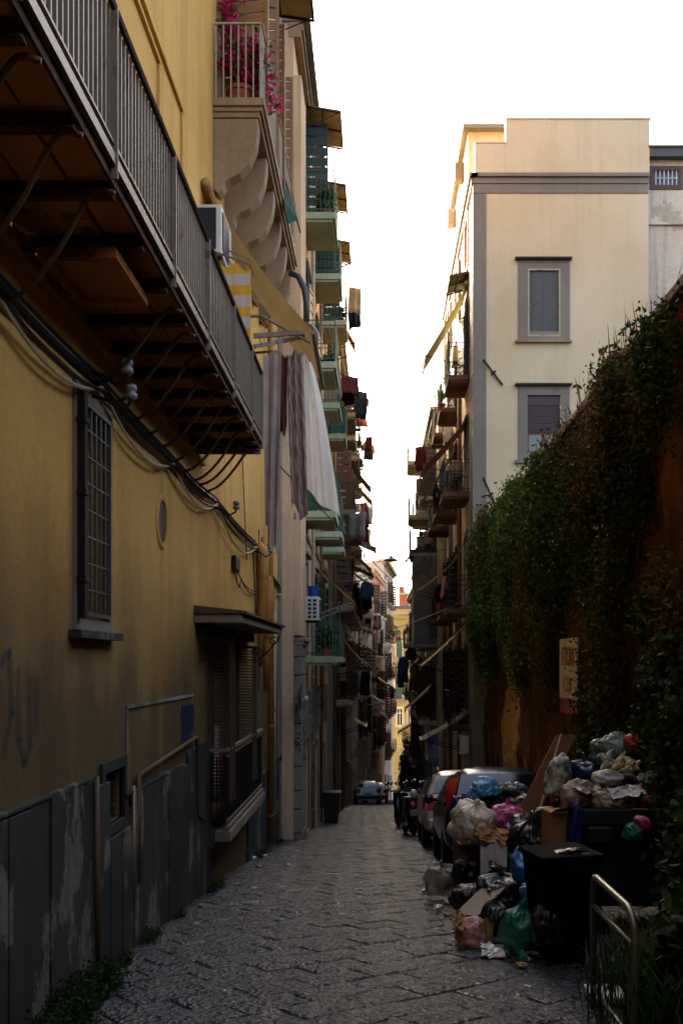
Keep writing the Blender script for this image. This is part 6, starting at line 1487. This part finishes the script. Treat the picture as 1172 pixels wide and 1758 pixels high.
# small litter along the left wall and at the heap
for k, (px, py, s_, mt, lab) in enumerate(((293, 1549, .10, 'bag_white', 'crumpled white paper by the left wall, nearest us'), (303, 1557, .08, 'bag_white', 'flat scrap of paper next to the crumpled paper'), (345, 1520, .09, 'bag_cream', 'pale scrap under the sunken door railing'), (388, 1498, .09, 'bag_white', 'small white scrap below the door railing'), (434, 1474, .11, 'bag_white', 'white scrap among weeds past the door railing'), (455, 1470, .08, 'bag_cream', 'second pale scrap past the door railing'), (770, 1552, .10, 'bag_orange', 'orange scrap near the see-through bag'), (240, 1612, .07, 'bag_cream', 'tiny pale scrap at the foot of the wainscot'))):
    dd = 7.0
    for _ in range(30): dd = -prof(dd)*FPX/(py-VPY)
    p = P(px, py, dd); bm = bmesh.new(); bmesh.ops.create_icosphere(bm, subdivisions=3, radius=1)
    for v in bm.verts: v.co = v.co*(1+.5*noise.noise(v.co*3+Vector((k*9, 0, 0)))); v.co = Vector((v.co.x*s_*.6, v.co.y*s_*.5, v.co.z*s_*.22))
    me = bpy.data.meshes.new('litter'); bm.to_mesh(me); bm.free(); me.materials.append(M[mt]); o = bpy.data.objects.new('litter_scrap', me); COL.objects.link(o); o.location = (p.x, p.y, prof(p.y)+.015); o.rotation_euler = (0, 0, k); tag(o, lab, 'litter')
w = MB(); w.box(1.42, 1.66, 6.95, 7.25, prof(7)+.0, prof(7)+.05); solo(w, 'slab_offcut', M['bag_white'], 'white slab lying on the ground behind the hoop barrier', 'slab', bevel=.01)

# ================================================================== BARRIER, WEEDS, BUSHES
br = thing('hoop_barrier', 'worn steel tube barrier at the lower right corner', 'barrier', (1.42, 6.3, prof(6.3)))
yn, yf = 5.80, 6.82
w = MB(); w.tube([(1.40, yf, prof(yf)), (1.40, yf, -1.46), (1.40, yf-.05, -1.40), (1.40, yf-.12, -1.385), (1.41, yn+.12, -1.385), (1.41, yn+.04, -1.41), (1.42, yn, -1.48), (1.42, yn, prof(yn))], .022, 10); w.build('hoop', M['tube'], br, smooth=True)
for z in (-1.585, -2.12): w = MB(); w.tube([(1.40, yf, z), (1.42, yn, z)], .016, 8); w.build('cross_bar', M['tube'], br, smooth=True)
def weeds(label, pts, hmin, hmax, n, seed, mat='leafdark', spread=.12, name='weeds'):
    rg = random.Random(seed); w = MB()
    for k in range(n):
        x, y = rg.choice(pts); x += rg.gauss(0, spread); y += rg.gauss(0, spread*1.8); h_ = rg.uniform(hmin, hmax); a = rg.uniform(0, 6.28); l = h_*rg.uniform(.2, .8); b = Vector((x, y, prof(y)-.01)); t_ = Vector((math.cos(a), math.sin(a), 0)); s = Vector((-t_.y, t_.x, 0))*h_*.022
        w.raw([b-s*.5, b+s*.5, b+t_*l*.4+s+Vector((0, 0, h_*.7)), b+t_*l*.4-s+Vector((0, 0, h_*.7)), b+t_*l+Vector((0, 0, h_))], [(0, 1, 2, 3), (3, 2, 4)])
    o = w.build(name, M[mat], None, fix=False); o['kind'] = 'stuff'; o['label'] = label; return o
def tufts(label, spots, r, n, seed, size=.035, mat='weed'):
    rg = np.random.default_rng(seed); A_ = []
    for (x, y) in spots:
        s = r*rg.uniform(.5, 1.3); q = rg.normal(size=(n, 3))*np.array([s*.45, s, s*.55]); q[:, 2] = np.abs(q[:, 2]); q[:, 0] += x; q[:, 1] += y; q[:, 2] += prof(y)-.01; A_.append(q)
    o = leaf_cloud('weeds', M[mat], None, np.concatenate(A_), size, seed, elong=2.6, kind='stuff'); o['label'] = label
tufts('low weeds along the foot of the left wall', [(-2.0, y) for y in (8.3, 9.2, 10.6, 12.6, 13.1, 17.6, 18.1, 21, 21.6, 24.5, 26)], .07, 420, 1, .016)
tufts('leafy weeds growing in the bottom left corner', [(-1.95, 5.9), (-1.9, 6.25), (-1.95, 6.6), (-1.98, 7.0), (-1.8, 6.0), (-1.95, 7.4), (-1.7, 5.8)], .15, 2600, 2, .018, 'leafdark')
weeds('tall grass in the bottom right corner', [(1.9+.2*i, 6.2+.3*j) for i in range(4) for j in range(5)]+[(1.6, 6.2), (1.7, 5.9)], .15, .5, 3000, 3, spread=.16)
def bush(label, c, r, n, seed, m='leafdark', size=.06):
    t = thing('bush', label, 'bush', (c[0], c[1], prof(c[1])), 'bushes at the foot of the retaining wall'); rg = np.random.default_rng(seed); P_ = []
    for k in range(14):
        q = rg.normal(size=3)*np.array(r)*.45; P_.append(rg.normal(size=(n//14, 3))*np.array(r)*.26+q+np.array(c))
    P_ = np.concatenate(P_); leaf_cloud('foliage', M[m], t, P_, size, seed, kind='stuff'); w = MB()
    for k in range(8): a = k*.8; w.tube([(c[0], c[1], prof(c[1])), (c[0]+.2*math.cos(a)*r[0], c[1]+.2*math.sin(a), c[2]-r[2]*.3), (c[0]+.7*r[0]*math.cos(a), c[1]+.7*r[1]*math.sin(a), c[2]+r[2]*.5)], [.02, .014, .006], 5)
    w.build('stem', M['woodbrown'], t)['kind'] = 'stuff'; return t
bush('dark bush growing beside the container at the right edge', (2.95, 9.3, -1.3), (.35, .7, 1.0), 9000, 11)
bush('dark bush behind the barrier at the right edge', (2.55, 7.6, -1.6), (.45, .7, .7), 9000, 12)
bush('low dark bush in the lower right corner', (2.1, 6.4, -2.0), (.35, .5, .4), 6000, 13)
bush('dark leafy shrub reaching over the top of the rubbish', (2.9, 10.6, -.7), (.3, .6, .7), 6000, 14)

# loose litter round the heap
rl_ = random.Random(44)
def scrap_mesh(seed, s):
    bm = bmesh.new(); bmesh.ops.create_icosphere(bm, subdivisions=2, radius=1)
    for v in bm.verts: v.co = v.co*(1+.6*noise.noise(v.co*2.5+Vector((seed*7.3, 0, 0)))); v.co = Vector((v.co.x*s, v.co.y*s*.7, v.co.z*s*.35))
    me = bpy.data.meshes.new('litter'); bm.to_mesh(me); bm.free(); return me
for k in range(22):
    x = rl_.uniform(.55, 1.5) if k < 16 else rl_.uniform(-1.9, -1.2); y = rl_.uniform(7.9, 13.2) if k < 16 else rl_.uniform(8, 20)
    if k < 16: x = max(x, .45+.0*y) if y > 9.5 else rl_.uniform(.75, 1.25)
    me = scrap_mesh(k, rl_.uniform(.025, .06)); me.materials.append(M[rl_.choice(['bag_white', 'bag_cream', 'card', 'bag_grey', 'bag_black', 'card'])])
    o = bpy.data.objects.new('litter_scrap', me); COL.objects.link(o); o.location = (x, y, prof(y)+.012); o.rotation_euler = (0, 0, k)
    tag(o, 'small scrap of litter on the paving near the rubbish heap' if k < 16 else 'tiny scrap of litter in the gutter along the left wall', 'litter', 'litter scraps by the heap' if k < 16 else 'litter scraps in the left gutter')
for k, (x, y, mt) in enumerate(((.95, 9.3, 'ceramic'), (1.15, 8.35, 'bag_green'), (.62, 10.9, 'ceramic'))):
    w = MB(); w.lathe((x, y, prof(y)+.035), [(.0, -.12), (.03, -.118), (.033, .04), (.012, .09), (.012, .12), (.0, .121)], 10, 'Y')
    solo(w, 'bottle', M[mt], ['clear plastic bottle by the slanting plank', 'green bottle in front of the big green bag', 'clear bottle close to the see-through bag'][k], 'bottle', (x, y, prof(y)))
for xx in (1.30, 1.42, 1.54, 1.66):
    w = MB(); w.box(xx, xx+.03, 8.165, 8.185, prof(8.4)+.25, prof(8.4)+.66); w.build('rib', M['binblack'], wb, bevel=.006)

for k, (px, py, ww, hh, d, mt, ang, lab) in enumerate(((842, 1432, 60, 26, 10.7, 'card', 20, 'flattened carton wedged under the cream sack'), (925, 1460, 46, 60, 10.3, 'bag_black', -15, 'black plastic sheet trailing beside the narrow carton'), (868, 1512, 70, 36, 9.9, 'bag_black', 25, 'torn black plastic spread over the slanting plank'), (895, 1425, 44, 40, 10.8, 'bag_grey', -30, 'grey plastic sheet tucked below the pink bag'), (1008, 1352, 50, 16, 10.1, 'bag_speck', 12, 'crumpled newspaper at the edge of the container'), (1075, 1358, 60, 14, 10.05, 'bag_white', -8, 'white paper strip along the container rim'), (790, 1580, 26, 18, 8.9, 'card', 40, 'small brown card scrap by the orange bag'), (845, 1632, 40, 12, 8.5, 'bag_white', 4, 'flat white film in front of the green bag'), (1128, 1312, 30, 50, 10.5, 'leafdry', 30, 'brown rag at the top right of the heap'))):
    c = P(px, py, d); hw_, hh_ = ww/FPX*d/2, hh/FPX*d/2; N = 9; vs = []
    for j in range(N+1):
        for i in range(N+1):
            u, v = i/N*2-1, j/N*2-1; q = Vector((u*hw_, 0, v*hh_)); q = Matrix.Rotation(R(ang), 3, 'Y') @ q
            e = 1+.25*noise.noise(Vector((u*2+k*5, v*2, 0)))
            vs.append(c+q*e+Vector((0, .07*noise.noise(Vector((u*2.5, v*2.5, k*3.1)))+.10*v+.03*abs(noise.noise(Vector((u*5, v*5, k)))), .03*noise.noise(Vector((u*4, v*4, k+9))))))
    o = solo(MB().raw(vs, [(j*(N+1)+i, j*(N+1)+i+1, (j+1)*(N+1)+i+1, (j+1)*(N+1)+i) for j in range(N) for i in range(N)]), 'scrap', M[mt], lab, 'scrap', c, smooth=False, fix=False)
    m = o.modifiers.new('s', 'SOLIDIFY'); m.thickness = .006
